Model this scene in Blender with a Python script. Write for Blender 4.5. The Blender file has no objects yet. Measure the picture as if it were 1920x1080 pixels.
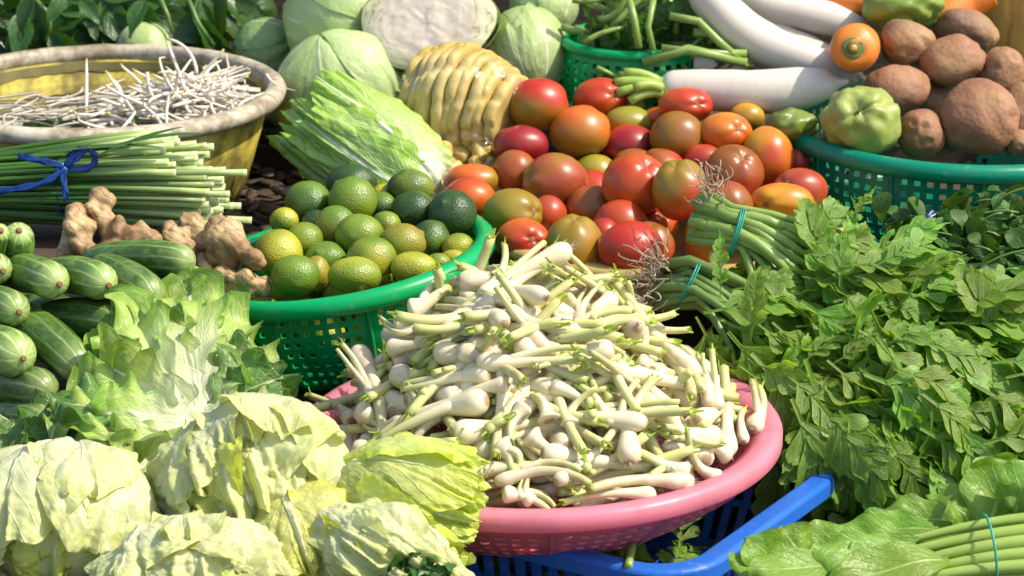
import bpy, math, random
import numpy as np
from mathutils import Vector, Matrix, noise as mnoise

random.seed(11)
RG = np.random.default_rng(11)
PI = math.pi
SC = bpy.context.scene
COL = SC.collection

# ------------------------------------------------------------------ camera, world, sun, exposure
CAM_H = 1.19                      # eye height above the ground
PITCH = math.radians(18.0)
FP = 100.0 / 36.0 * 1920.0        # focal length in units of the 1920-wide photograph
CC, SS = math.cos(PITCH), math.sin(PITCH)
cam_d = bpy.data.cameras.new('camera')
cam = bpy.data.objects.new('camera', cam_d)
COL.objects.link(cam)
cam_d.lens = 100.0
cam_d.sensor_width = 36.0
cam_d.clip_start, cam_d.clip_end = 0.05, 200.0
cam.location = (0, 0, CAM_H)
cam.rotation_euler = (PI / 2 - PITCH, 0, 0)
cam_d.dof.use_dof = True
cam_d.dof.focus_distance = 2.78
cam_d.dof.aperture_fstop = 11.0
SC.camera = cam

TO_SUN = Vector((0.62, -0.10, 0.78)).normalized()
world = bpy.data.worlds.new("World")
SC.world = world
world.use_nodes = True
wn = world.node_tree
bg = wn.nodes['Background']
sky_n = wn.nodes.new('ShaderNodeTexSky')
sky_n.sky_type = 'NISHITA'
sky_n.sun_disc = False
sky_n.sun_elevation = math.asin(TO_SUN.z)
sky_n.sun_rotation = math.atan2(TO_SUN.x, TO_SUN.y)
wn.links.new(sky_n.outputs[0], bg.inputs[0])
bg.inputs[1].default_value = 0.15
sky_n.dust_density = 2.5
sun_d = bpy.data.lights.new('sun', 'SUN')
sun_d.energy = 3.4
sun_d.angle = math.radians(0.6)
sun_d.color = (1.0, 0.91, 0.77)
sun = bpy.data.objects.new('sun', sun_d)
COL.objects.link(sun)
sun.rotation_euler = TO_SUN.to_track_quat('Z', 'Y').to_euler()
sun.location = TO_SUN * 6
SC.view_settings.view_transform = 'Standard'
SC.view_settings.look = 'None'
SC.view_settings.gamma = 1.0
SC.view_settings.exposure = 0.78
SC.cycles.max_bounces = 7
SC.cycles.transparent_max_bounces = 12
SC.cycles.caustics_reflective = False
SC.cycles.caustics_refractive = False


# ------------------------------------------------------------------ helpers
def P(px, py, d):
    """point of the place seen at photograph pixel (px, py) at depth d along the view axis"""
    x = (px - 960.0) / FP * d
    y = (540.0 - py) / FP * d
    return Vector((x, d * CC + y * SS, CAM_H - d * SS + y * CC))


def mpp(d):                      # metres per photograph pixel at depth d
    return d / FP


CAM_R = Vector((1, 0, 0))
CAM_U = Vector((0, SS, CC))
CAM_B = Vector((0, -CC, SS))      # towards the viewer
VIEW = Matrix((CAM_R, CAM_U, CAM_B)).transposed()   # columns: right, up, towards viewer


def nz(pts, scale=1.0, off=(0, 0, 0)):
    o = Vector(off)
    return np.array([mnoise.noise(Vector(p) * scale + o) for p in pts])


def prop(o, label=None, cat=None, group=None, kind=None):
    if label: o['label'] = label
    if cat: o['category'] = cat
    if group: o['group'] = group
    if kind: o['kind'] = kind
    return o


def thing(name, label, cat, loc=(0, 0, 0), group=None):
    o = bpy.data.objects.new(name, None)
    o.empty_display_size = 0.02
    COL.objects.link(o)
    o.location = loc
    return prop(o, label, cat, group)


class Geo:
    """collects faces and makes ONE mesh"""
    def __init__(self):
        self.v, self.f, self.uv, self.c, self.n = [], [], [], [], 0

    def add(self, v, f, uv=None, col=None):
        v = np.asarray(v, float).reshape(-1, 3)
        self.v.append(v)
        self.f.extend([tuple(i + self.n for i in q) for q in f])
        self.uv.append(np.zeros((len(v), 2)) if uv is None else np.asarray(uv, float).reshape(-1, 2))
        if col is not None: self.c.append(np.asarray(col, float).reshape(-1, 3))
        self.n += len(v)
        return self

    def mesh(self, name, mat, smooth=True):
        me = bpy.data.meshes.new(name)
        v = np.concatenate(self.v)
        me.from_pydata(v.tolist(), [], self.f)
        uv = np.concatenate(self.uv)
        lay = me.uv_layers.new(name='UVMap')
        li = np.empty(len(me.loops), dtype=np.int32)
        me.loops.foreach_get('vertex_index', li)
        lay.data.foreach_set('uv', uv[li].astype(np.float32).ravel())
        if self.c and sum(len(c) for c in self.c) == len(v):
            ca = me.color_attributes.new('pig', 'FLOAT_COLOR', 'POINT')
            c4 = np.ones((len(v), 4), np.float32)
            c4[:, :3] = np.concatenate(self.c)
            ca.data.foreach_set('color', c4.ravel())
        if smooth: me.shade_smooth()
        if mat: me.materials.append(mat)
        me.update()
        return me

    def build(self, name, mat, parent=None, smooth=True):
        return link(name, self.mesh(name, mat, smooth), parent)


def link(name, me, parent=None, mw=None):
    o = bpy.data.objects.new(name, me)
    COL.objects.link(o)
    if parent is not None: o.parent = parent
    if mw is not None: o.matrix_basis = mw
    return o


def frame(pos, xdir, up, s=1.0):
    """matrix with local X along xdir, local Z near up"""
    x = Vector(xdir).normalized()
    u = Vector(up)
    z = u - x * u.dot(x)
    if z.length < 1e-6: z = x.orthogonal()
    z.normalize()
    y = z.cross(x)
    m = Matrix((x, y, z)).transposed().to_4x4()
    return Matrix.Translation(Vector(pos)) @ m @ Matrix.Scale(s, 4)


def gridfaces(nu, nv, wrap=False):
    f = []
    for i in range(nu - 1):
        for j in range(nv if wrap else nv - 1):
            k = (j + 1) % nv
            f.append((i * nv + j, i * nv + k, (i + 1) * nv + k, (i + 1) * nv + j))
    return f


def tube(pts, radii, sides=8, cap=True):
    pts = [Vector(p) for p in pts]
    n = len(pts)
    if not hasattr(radii, '__len__'): radii = [radii] * n
    V, UV = [], []
    ref = None
    for i in range(n):
        t = (pts[min(i + 1, n - 1)] - pts[max(i - 1, 0)]).normalized()
        if ref is None:
            ref = t.orthogonal().normalized()
        a = (ref - t * ref.dot(t)).normalized()
        ref = a
        b = t.cross(a)
        for k in range(sides):
            an = 2 * PI * k / sides
            V.append(pts[i] + (a * math.cos(an) + b * math.sin(an)) * radii[i])
            UV.append((i / (n - 1), k / sides))
    f = gridfaces(n, sides, True)
    if cap:
        V.append(pts[0]); UV.append((0, 0)); c0 = len(V) - 1
        V.append(pts[-1]); UV.append((1, 0)); c1 = len(V) - 1
        for k in range(sides):
            f.append((c0, (k + 1) % sides, k))
            o = (n - 1) * sides
            f.append((c1, o + k, o + (k + 1) % sides))
    return [tuple(p) for p in V], f, UV


def arc(a, b, sag, n=8, side=0.0):
    """points from a to b bowed along vector sag"""
    a, b, sag = Vector(a), Vector(b), Vector(sag)
    return [a.lerp(b, t) + sag * (4 * t * (1 - t)) for t in np.linspace(0, 1, n)]


def lathe(prof, n=64, closed=False, close_prof=False):
    V, UV = [], []
    m = len(prof)
    for i, (r, z) in enumerate(prof):
        for k in range(n):
            a = 2 * PI * k / n
            V.append((r * math.cos(a), r * math.sin(a), z)); UV.append((i / max(1, m - 1), k / n))
    f = gridfaces(m, n, True)
    if close_prof:
        o = (m - 1) * n
        for k in range(n):
            f.append((o + k, o + (k + 1) % n, (k + 1) % n, k))
    return V, f, UV


def sphere(nu=20, nv=28):
    """unit sphere, pole +Z at row 0"""
    V, UV = [], []
    for i in range(nu):
        th = PI * i / (nu - 1)
        for k in range(nv):
            a = 2 * PI * k / nv
            V.append((math.sin(th) * math.cos(a), math.sin(th) * math.sin(a), math.cos(th)))
            UV.append((i / (nu - 1), k / nv))
    return np.array(V), gridfaces(nu, nv, True), np.array(UV)


SPH = sphere()


def leaf(L, W, prof, nu=14, nv=7, bend=0.6, fold=0.25, ruf=0.0, nruf=5, shear=0.0, seed=0, crump=0.0, twist=0.0):
    """a leaf from the origin along +X, its upper side +Z"""
    r = np.random.default_rng(seed)
    u = np.linspace(0, 1, nu)[:, None] * np.ones((1, nv))
    v = np.linspace(-1, 1, nv)[None, :] * np.ones((nu, 1))
    w = np.array([prof(t) for t in np.linspace(0, 1, nu)])[:, None]
    wl = np.array([prof(min(1, t + 0.012)) for t in np.linspace(0, 1, nu)])[:, None]
    w = np.where(v < 0, w, 0.5 * w + 0.5 * wl) * W * 0.5
    uu = np.linspace(0, 1, 60)
    ang = bend * uu ** 1.3
    cx = np.concatenate([[0], np.cumsum(np.cos(ang))[:-1]]) * L / 60
    cz = np.concatenate([[0], np.cumsum(-np.sin(ang))[:-1]]) * L / 60
    X = np.interp(u, uu, cx); Z = np.interp(u, uu, cz)
    A = bend * u ** 1.3
    Y = w * v * math.cos(fold)
    off = np.abs(w * v) * math.sin(fold)
    ph = r.uniform(0, 6.28, 6)
    if ruf:
        sgn = np.where(v < 0, 0.0, 2.1)
        e = np.abs(v) ** 2.2
        e = np.maximum(e, np.clip((u - 0.8) * 5, 0, 1) ** 2)
        off = off + ruf * e * (np.sin(2 * PI * nruf * u + ph[0] + sgn + 1.3 * v) + 0.4 * np.sin(2 * PI * nruf * 1.9 * u + ph[1] + 2 * sgn + 2 * v)) * (0.12 + 1.2 * u * u)
        Y = Y + ruf * 0.45 * e * np.sin(2 * PI * nruf * 1.2 * u + ph[2] + sgn)
    if crump:
        pts = np.stack([u * L * 1.0, Y, Z], -1).reshape(-1, 3)
        off = off + crump * nz(pts, 22.0 * 0.1 / max(L, 1e-3), (seed * 3.7, 1, 2)).reshape(u.shape)
    if shear: X = X + shear * np.abs(Y)
    X = X + off * np.sin(A)
    Z = Z + off * np.cos(A)
    if twist:
        t = twist * u
        Y, Z = Y * np.cos(t) - (Z - np.interp(u, uu, cz)) * np.sin(t), np.interp(u, uu, cz) + (Z - np.interp(u, uu, cz)) * np.cos(t) + Y * np.sin(t)
    V = np.stack([X, Y, Z], -1).reshape(-1, 3)
    UV = np.stack([u, v * 0.5 + 0.5], -1).reshape(-1, 2)
    return V, gridfaces(nu, nv), UV


def head_leaf(rad, phi0, dphi, th0, th1, rf=1.0, ruf=0.03, nruf=9, crump=0.03, flare=0.0, seed=0, nu=34, nv=34, cfreq=3.0, rag=0.06, pleat=0.0, npl=9, frill=0.0, barrel=1.0):
    """a leaf lying over an ellipsoid; it starts at the +Z pole (the butt) and runs to polar angle th1"""
    r = np.random.default_rng(seed)
    u = np.linspace(0, 1, nu)[:, None] * np.ones((1, nv))
    v = np.linspace(-1, 1, nv)[None, :] * np.ones((nu, 1))
    ph = r.uniform(0, 6.28, 8)
    e = 1 - (1 - u ** 4) * (1 - np.abs(v) ** 4)
    s = np.arctan2(v * 1.2, u - 0.3)
    th = th0 + (th1 * (1 - 0.16 * v ** 2) - th0) * u
    th = th + rag * e * (np.sin(nruf * 0.9 * s + ph[0]) + 0.35 * np.sin(nruf * 2.1 * s + ph[1]))
    phi = phi0 + dphi * (0.6 + 0.4 * np.sin(PI * np.clip(u * 0.8 + 0.1, 0, 1))) * v
    phi = phi + rag * 0.7 * e * np.sin(nruf * 1.2 * s + ph[2])
    sth = np.abs(np.sin(th)) ** barrel
    base = np.stack([sth * np.cos(phi), sth * np.sin(phi), np.cos(th)], -1)
    n1 = nz(base.reshape(-1, 3), cfreq, (seed * 1.7, 3, 5)).reshape(u.shape)
    n2 = nz(base.reshape(-1, 3), cfreq * 2.6, (seed * 2.7, 8, 5)).reshape(u.shape)
    rr = rf + flare * u ** 3 + ruf * e * (np.sin(nruf * s + ph[3]) + 0.5 * np.sin(2.1 * nruf * s + ph[4]) + 0.16 * np.sin(4.1 * nruf * s + ph[5]))
    n3 = nz(base.reshape(-1, 3), cfreq * 6.5, (seed * 4.7, 2, 9)).reshape(u.shape)
    rr = rr + crump * (n1 + 0.55 * n2 + 0.32 * n3) * (0.35 + 0.65 * u)
    rr = rr + frill * e ** 3 * np.sin(7.3 * nruf * s + ph[7] + 2 * n2)
    if pleat:
        rr = rr + pleat * np.sin(npl * v * (1 + 0.15 * n1) + ph[6] + 2.0 * n1) * np.sin(PI * np.clip(u, 0, 1) ** 0.7) 
    V = base * rr[..., None] * np.array(rad)
    return V.reshape(-1, 3), gridfaces(nu, nv), np.stack([u, v * 0.5 + 0.5], -1).reshape(-1, 2)


# ------------------------------------------------------------------ materials
class NB:
    def __init__(self, name):
        self.mat = bpy.data.materials.new(name)
        self.mat.use_nodes = True
        self.t = self.mat.node_tree
        self.t.nodes.clear()
        self.out = self.t.nodes.new('ShaderNodeOutputMaterial')

    def N(self, typ, ins=None, **props):
        n = self.t.nodes.new('ShaderNode' + typ)
        for k, v in props.items(): setattr(n, k, v)
        for k, v in (ins or {}).items():
            s = n.inputs[k]
            if isinstance(v, bpy.types.NodeSocket): self.t.links.new(v, s)
            elif isinstance(v, (tuple, list)) and len(v) == 3 and s.type == 'RGBA': s.default_value = (*v, 1)
            else: s.default_value = v
        return n

    def m(self, op, a, b=None, c=None):
        ins = {0: a}
        if b is not None: ins[1] = b
        if c is not None: ins[2] = c
        return self.N('Math', ins, operation=op).outputs[0]

    def mix(self, f, a, b, mode='MIX'):
        n = self.N('Mix', None, data_type='RGBA', blend_type=mode)
        for s, v in ((n.inputs[0], f), (n.inputs[6], a), (n.inputs[7], b)):
            if isinstance(v, bpy.types.NodeSocket): self.t.links.new(v, s)
            elif isinstance(v, (tuple, list)): s.default_value = (*v[:3], 1)
            else: s.default_value = v
        return n.outputs[2]

    def mr(self, x, a, b, c=0.0, d=1.0):
        return self.N('MapRange', {0: x, 1: a, 2: b, 3: c, 4: d}, interpolation_type='SMOOTHSTEP').outputs[0]

    def noise(self, scale, vec=None, detail=3, w=None, rough=0.55):
        n = self.N('TexNoise', {'Scale': scale, 'Detail': detail, 'Roughness': rough})
        if w is not None:
            n.noise_dimensions = '4D'; self.t.links.new(w, n.inputs['W'])
        if vec is not None: self.t.links.new(vec, n.inputs['Vector'])
        return n.outputs[0]

    def obj(self): return self.N('TexCoord').outputs['Object']
    def gen(self): return self.N('TexCoord').outputs['Generated']
    def rnd(self): return self.N('ObjectInfo').outputs['Random']

    def uv(self):
        n = self.N('SeparateXYZ', {0: self.N('TexCoord').outputs['UV']})
        return n.outputs[0], n.outputs[1]

    def bump(self, h, st=0.3, dist=0.002):
        return self.N('Bump', {'Height': h, 'Strength': st, 'Distance': dist}).outputs[0]

    def surf(self, color, rough=0.45, bump=None, transl=0.0, tcol=None, spec=0.5, coat=0.0, sss=0.0, sssr=(0.01, 0.005, 0.003)):
        ins = {'Base Color': color, 'Roughness': rough, 'Specular IOR Level': spec}
        if bump is not None: ins['Normal'] = bump
        if coat: ins['Coat Weight'] = coat; ins['Coat Roughness'] = 0.12
        p = self.N('BsdfPrincipled', ins)
        if sss:
            p.inputs['Subsurface Weight'].default_value = sss
            p.inputs['Subsurface Radius'].default_value = sssr
            p.inputs['Subsurface Scale'].default_value = 1.0
        o = p.outputs[0]
        if transl:
            ti = {'Color': tcol if tcol is not None else color}
            if bump is not None: ti['Normal'] = bump
            t = self.N('BsdfTranslucent', ti)
            o = self.N('MixShader', {0: transl, 1: o, 2: t.outputs[0]}).outputs[0]
        self.t.links.new(o, self.out.inputs[0])
        return self.mat


def rgbmul(b, c, f):
    return b.mix(1.0, c, f, 'MULTIPLY')


def leaf_mat(name, body, edge, rib, rib_w=0.14, nvein=7, slope=0.35, vein=0.5, transl=0.35, rough=0.42, net=0.4,
             netscale=14, var=0.25, bumpd=0.0015, ribpow=1.0, base=None, basew=0.0, spots=None, edge_in=0.55, spec=0.45, tsat=1.25, veinw=0.09):
    b = NB(name)
    u, v = b.uv()
    av = b.m('ABSOLUTE', b.m('MULTIPLY', b.m('SUBTRACT', v, 0.5), 2.0))
    rnd = b.rnd()
    nn = b.noise(9.0, b.N('TexCoord').outputs['UV'], 3, b.m('MULTIPLY', rnd, 37.0))
    # body colour: middle to margin
    m = b.N('Math', {0: av, 1: u}, operation='MAXIMUM').outputs[0]
    m = b.m('ADD', m, b.m('MULTIPLY', b.m('SUBTRACT', nn, 0.5), 0.5))
    col = b.mix(b.mr(m, edge_in, 1.0), body, edge)
    vn = b.m('MULTIPLY', b.m('SUBTRACT', nn, 0.5), 2 * var)
    rv = b.m('MULTIPLY', b.m('SUBTRACT', rnd, 0.5), var)
    hsv = b.N('HueSaturation', {'Hue': b.m('ADD', 0.5, b.m('MULTIPLY', rv, 0.12)), 'Saturation': 1.0,
                                'Value': b.m('ADD', b.m('ADD', 1.0, vn), rv), 'Color': col})
    col = hsv.outputs[0]
    wob = b.m('MULTIPLY', b.m('SUBTRACT', b.noise(3.0, b.N('TexCoord').outputs['UV'], 2, b.m('MULTIPLY', rnd, 11.0)), 0.5), 0.16)
    thr = b.m('MULTIPLY', rib_w, b.m('POWER', b.m('SUBTRACT', 1.02, u), ribpow))
    ribm = b.N('MapRange', {0: av, 1: b.m('MULTIPLY', thr, 0.5), 2: b.m('MULTIPLY', thr, 1.3), 3: 1.0, 4: 0.0}, interpolation_type='SMOOTHSTEP').outputs[0]
    la = b.m('ADD', b.m('SUBTRACT', u, b.m('MULTIPLY', b.m('POWER', av, 0.8), slope)), wob)
    pp = b.m('PINGPONG', b.m('MULTIPLY', la, float(nvein)), 0.5)
    vm = b.m('MULTIPLY', b.mr(pp, 0.0, veinw, 1.0, 0.0), b.m('SUBTRACT', 1.0, b.m('MULTIPLY', av, 0.65)))
    uvs = b.N('Mapping', {0: b.N('TexCoord').outputs['UV'], 3: (1.0, 0.7, 1.0)})
    vo = b.N('TexVoronoi', {'Vector': uvs.outputs[0], 'Scale': float(netscale)}, feature='DISTANCE_TO_EDGE')
    nm = b.mr(vo.outputs[0], 0.0, 0.08, 1.0, 0.0)
    vv = b.N('Math', {0: b.m('MULTIPLY', vm, vein), 1: b.m('MULTIPLY', nm, net * vein)}, operation='MAXIMUM').outputs[0]
    allv = b.N('Math', {0: ribm, 1: vv}, operation='MAXIMUM').outputs[0]
    col = b.mix(allv, col, rib)
    if base is not None:
        bm = b.N('MapRange', {0: b.m('ADD', u, b.m('MULTIPLY', av, 0.15)), 1: basew * 0.4, 2: basew, 3: 1.0, 4: 0.0}, interpolation_type='SMOOTHSTEP').outputs[0]
        col = b.mix(bm, col, base)
    if spots is not None:
        sp = b.noise(26.0, b.N('TexCoord').outputs['UV'], 3, b.m('MULTIPLY', rnd, 5.0))
        col = b.mix(b.mr(sp, 0.70, 0.76, 0.0, 0.8), col, spots)
    h = b.m('ADD', b.m('MULTIPLY', allv, -0.6), b.m('MULTIPLY', nn, 1.2))
    t = b.N('HueSaturation', {'Hue': 0.495, 'Saturation': 1.1, 'Value': tsat, 'Color': col}).outputs[0]
    return b.surf(col, rough, b.bump(h, 0.6, bumpd), transl, t, spec)


def plastic(name, c, transl=0.2, rough=0.32, dirt=0.12, dirtc=(0.08, 0.07, 0.05), tcol=None):
    b = NB(name)
    o = b.obj()
    n = b.noise(14.0, o, 5)
    n2 = b.noise(70.0, o, 3)
    col = b.mix(b.mr(n, 0.45, 0.75, 0.0, dirt * 2.2), c, dirtc)
    col = b.mix(b.mr(n2, 0.6, 0.75, 0.0, dirt), col, (0.7, 0.68, 0.62))
    r = b.mr(n, 0.3, 0.8, rough - 0.08, rough + 0.2)
    return b.surf(col, r, b.bump(n2, 0.08, 0.001), transl, tcol or c)


def pig_mat(name, rough=0.3, pores=0.0, pscale=120.0, spot=0.0, spotc=(0.04, 0.03, 0.015), sscale=40.0, sss=0.0, coat=0.0, mott=0.2, lump=0.0, srad=(0.01, 0.004, 0.002)):
    """skin of a fruit; its pigment comes with the mesh"""
    b = NB(name)
    o = b.obj()
    rnd = b.m('MULTIPLY', b.rnd(), 60.0)
    c = b.N('Attribute', attribute_name='pig').outputs['Color']
    n = b.noise(28.0, o, 4, rnd)
    c = b.N('HueSaturation', {'Hue': b.m('ADD', 0.5, b.m('MULTIPLY', b.m('SUBTRACT', n, 0.5), 0.05)), 'Saturation': 1.0, 'Value': b.m('ADD', 1.0, b.m('MULTIPLY', b.m('SUBTRACT', n, 0.5), mott * 2)), 'Color': c}).outputs[0]
    if spot:
        s = b.noise(sscale, o, 4, rnd)
        c = b.mix(b.mr(s, 0.66, 0.74, 0.0, spot), c, spotc)
    bp = None
    if pores:
        vo = b.N('TexVoronoi', {'Vector': o, 'Scale': pscale})
        h = b.m('ADD', b.m('MULTIPLY', vo.outputs[0], 0.8), b.m('MULTIPLY', n, 1.5 + lump))
        bp = b.bump(h, pores, 0.002)
        c = b.mix(b.mr(vo.outputs[0], 0.0, 0.3, 0.18, 0.0), c, (0.55, 0.6, 0.2))
    return b.surf(c, rough, bp, 0, None, 0.5, coat, sss, srad)


MAT = {}
# --- ground and boards
b = NB('ground_soil')
o = b.obj(); n = b.noise(6, o, 6); n2 = b.noise(60, o, 5)
MAT['ground'] = b.surf(b.mix(n, (0.035, 0.026, 0.018), (0.09, 0.07, 0.05)), 0.9, b.bump(b.m('ADD', n, n2), 0.7, 0.01))
b = NB('weathered_board')
o = b.N('Mapping', {0: b.obj(), 3: (1.5, 14, 14)}).outputs[0]; n = b.noise(4, o, 6); n2 = b.noise(2, b.obj(), 4)
MAT['board'] = b.surf(b.mix(n, (0.03, 0.02, 0.013), b.mix(n2, (0.12, 0.08, 0.05), (0.07, 0.05, 0.035))), 0.8, b.bump(n, 0.5, 0.004))
b = NB('bark_scrap')
o = b.obj(); n = b.noise(35, o, 6); n2 = b.noise(12, o, 4)
MAT['bark'] = b.surf(b.mix(b.mr(n, 0.4, 0.68), (0.012, 0.008, 0.005), (0.11, 0.062, 0.038)), 0.75, b.bump(b.m('ADD', n, n2), 0.9, 0.006))
# --- plastics
MAT['green'] = plastic('green_plastic', (0.0, 0.42, 0.12), 0.28, 0.28, 0.08, tcol=(0.0, 0.5, 0.16))
MAT['teal'] = plastic('teal_plastic', (0.0, 0.24, 0.13), 0.2, 0.3, 0.08, tcol=(0.0, 0.4, 0.2))
MAT['pink'] = plastic('pink_plastic', (0.84, 0.33, 0.41), 0.42, 0.32, 0.15, tcol=(0.95, 0.20, 0.32))
MAT['blue'] = plastic('blue_plastic', (0.025, 0.15, 0.60), 0.2, 0.32, 0.14, tcol=(0.03, 0.2, 0.8))
MAT['tray'] = plastic('yellow_plastic', (0.55, 0.40, 0.12), 0.15, 0.4, 0.15)
MAT['ribbon'] = plastic('blue_ribbon', (0.012, 0.06, 0.28), 0.3, 0.3, 0.0)
MAT['twine'] = plastic('teal_rubber_band', (0.03, 0.36, 0.26), 0.2, 0.4, 0.0)
b = NB('grimy_yellow_plastic')
o = b.obj(); n = b.noise(9, o, 6); n2 = b.noise(45, o, 5, rough=0.7)
st = b.N('Mapping', {0: o, 3: (30, 30, 5)}).outputs[0]; n3 = b.noise(1.0, st, 4)
g = b.m('ADD', b.m('MULTIPLY', n, 0.55), b.m('ADD', b.m('MULTIPLY', n2, 0.3), b.m('MULTIPLY', n3, 0.25)))
MAT['basin'] = b.surf(b.mix(b.mr(g, 0.50, 0.70, 0.0, 0.9), (0.56, 0.47, 0.07), (0.07, 0.06, 0.02)), 0.5, b.bump(n2, 0.2, 0.002), 0.1, (0.6, 0.45, 0.05))
b = NB('grimy_pale_rim')
o = b.obj(); n = b.noise(16, o, 6); n2 = b.noise(80, o, 5, rough=0.7)
MAT['basin_rim'] = b.surf(b.mix(b.mr(b.m('ADD', b.m('MULTIPLY', n, 0.6), b.m('MULTIPLY', n2, 0.4)), 0.40, 0.62, 0.0, 0.9), (0.54, 0.48, 0.36), (0.16, 0.125, 0.07)), 0.6, b.bump(n2, 0.3, 0.002))
b = NB('cloudy_water')
fr = b.N('Fresnel', {'IOR': 1.33, 'Normal': b.bump(b.noise(25, b.obj(), 2), 0.2, 0.004)})
tr = b.N('BsdfTransparent', {0: (0.80, 0.78, 0.62)})
gl = b.N('BsdfGlossy', {'Roughness': 0.04})
mx = b.N('MixShader', {0: fr.outputs[0], 1: tr.outputs[0], 2: gl.outputs[0]})
b.t.links.new(mx.outputs[0], b.out.inputs[0]); MAT['water'] = b.mat
b = NB('clear_plastic_film')
n = b.noise(30, b.obj(), 4, rough=0.6)
bp = b.bump(n, 0.5, 0.006)
fr = b.N('LayerWeight', {'Blend': 0.32, 'Normal': bp})
tr = b.N('BsdfTransparent', {0: (0.97, 0.97, 0.96)})
gl = b.N('BsdfGlossy', {'Roughness': 0.12, 'Normal': bp, 'Color': (1, 1, 1)})
mx = b.N('MixShader', {0: b.m('MULTIPLY', fr.outputs[0], 0.09), 1: tr.outputs[0], 2: gl.outputs[0]})
b.t.links.new(mx.outputs[0], b.out.inputs[0]); MAT['film'] = b.mat
# --- vegetables
MAT['tomato'] = pig_mat('tomato_skin', 0.36, 0.0, spot=0.25, spotc=(0.45, 0.26, 0.05), sscale=60, coat=0.0, mott=0.12)
MAT['lime'] = pig_mat('lime_peel', 0.40, 0.32, 480.0, spot=0.85, spotc=(0.07, 0.05, 0.02), sscale=38, mott=0.45)
MAT['potato'] = pig_mat('potato_skin', 0.66, 0.4, 160.0, spot=0.5, spotc=(0.05, 0.028, 0.018), sscale=36, mott=0.4, lump=2)
MAT['chayote'] = pig_mat('chayote_skin', 0.42, 0.2, 60.0, spot=0.35, spotc=(0.3, 0.28, 0.1), sscale=45, mott=0.2, lump=1)
MAT['plainveg_'] = pig_mat('root_vegetable_skin', 0.42, 0.12, 40.0, spot=0.22, spotc=(0.28, 0.2, 0.1), sscale=50, mott=0.08)
b = NB('root_skin')
o = b.obj(); u, v = b.uv(); rnd = b.m('MULTIPLY', b.rnd(), 30.0)
c = b.N('Attribute', attribute_name='pig').outputs['Color']
ring = b.noise(1.0, b.N('CombineXYZ', {0: b.m('MULTIPLY', u, 70.0), 1: b.m('MULTIPLY', v, 5.0), 2: rnd}).outputs[0], 4)
sc = b.noise(1.0, b.N('CombineXYZ', {0: b.m('MULTIPLY', u, 9.0), 1: b.m('MULTIPLY', v, 60.0), 2: rnd}).outputs[0], 3)
n = b.noise(20, o, 5, rnd)
c = b.mix(b.mr(ring, 0.64, 0.74, 0.0, 0.30), c, (0.42, 0.33, 0.2))
c = b.mix(b.mr(sc, 0.66, 0.74, 0.0, 0.16), c, (0.38, 0.32, 0.22))
c = b.mix(b.mr(n, 0.52, 0.75, 0.0, 0.22), c, (0.45, 0.36, 0.22))
MAT['plainveg'] = b.surf(c, 0.42, b.bump(b.m('ADD', ring, n), 0.25, 0.0015), 0, None, 0.45, sss=0.0)
b = NB('ginger_skin')
o = b.obj(); n = b.noise(22, o, 5); n2 = b.noise(90, o, 5, rough=0.7)
wv = b.N('TexWave', {'Vector': o, 'Scale': 42.0, 'Distortion': 7.0, 'Detail': 3.0, 'Detail Scale': 1.2}, bands_direction='DIAGONAL')
c = b.mix(b.mr(n, 0.38, 0.62), (0.22, 0.12, 0.045), (0.44, 0.31, 0.14))
c = b.mix(b.mr(wv.outputs[0], 0.90, 0.99, 0.0, 0.7), c, (0.16, 0.08, 0.045))
c = b.mix(b.mr(n2, 0.55, 0.72, 0.0, 0.8), c, (0.14, 0.075, 0.045))
MAT['ginger'] = b.surf(c, 0.6, b.bump(b.m('SUBTRACT', n2, b.m('MULTIPLY', wv.outputs[0], 0.35)), 0.4, 0.002))
b = NB('cucumber_skin')       # uv: u along, v around
u, v = b.uv(); rnd = b.m('MULTIPLY', b.rnd(), 40.0)
o = b.obj()
nw = b.noise(26, o, 3, rnd)
ang = b.m('ADD', v, b.m('MULTIPLY', b.m('SUBTRACT', nw, 0.5), 0.05))
pp = b.m('PINGPONG', b.m('MULTIPLY', ang, 10.0), 0.5)
mott = b.noise(75, o, 4, rnd, 0.65)
nlong = b.noise(11.0, b.N('CombineXYZ', {0: b.m('MULTIPLY', u, 0.5), 1: v, 2: rnd}).outputs[0], 4)
stripe = b.mr(b.m('ADD', pp, b.m('MULTIPLY', b.m('SUBTRACT', mott, 0.5), 0.5)), 0.02, 0.17)
stripe = b.m('MULTIPLY', stripe, b.mr(nlong, 0.3, 0.5, 0.75, 1.0))
dk = b.mix(b.mr(mott, 0.42, 0.66), (0.045, 0.11, 0.014), (0.12, 0.22, 0.04))
dk = b.mix(b.mr(nlong, 0.5, 0.7, 0.0, 0.6), dk, (0.20, 0.31, 0.07))
lt = b.mix(mott, (0.10, 0.185, 0.03), (0.20, 0.30, 0.08))
c = b.mix(stripe, lt, dk)
tip = b.mr(b.m('ADD', u, b.m('MULTIPLY', stripe, -0.16)), 0.62, 0.93)
c = b.mix(b.m('MULTIPLY', tip, 0.85), c, (0.36, 0.46, 0.16))
info = b.N('ObjectInfo').outputs['Color']
c = rgbmul(b, c, info)
MAT['cucumber'] = b.surf(c, 0.38, b.bump(b.m('ADD', mott, b.m('MULTIPLY', stripe, 0.5)), 0.35, 0.0015))
MAT['scar'] = plastic('dry_brown_scar', (0.22, 0.11, 0.04), 0, 0.8, 0.1)
MAT['stemgreen'] = plastic('dry_stem_green', (0.14, 0.20, 0.05), 0, 0.6, 0.1)
b = NB('scallion_skin')       # u along from root to cut
u, v = b.uv(); rnd = b.rnd(); o = b.obj()
n = b.noise(60, o, 3, b.m('MULTIPLY', rnd, 30.0))
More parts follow.
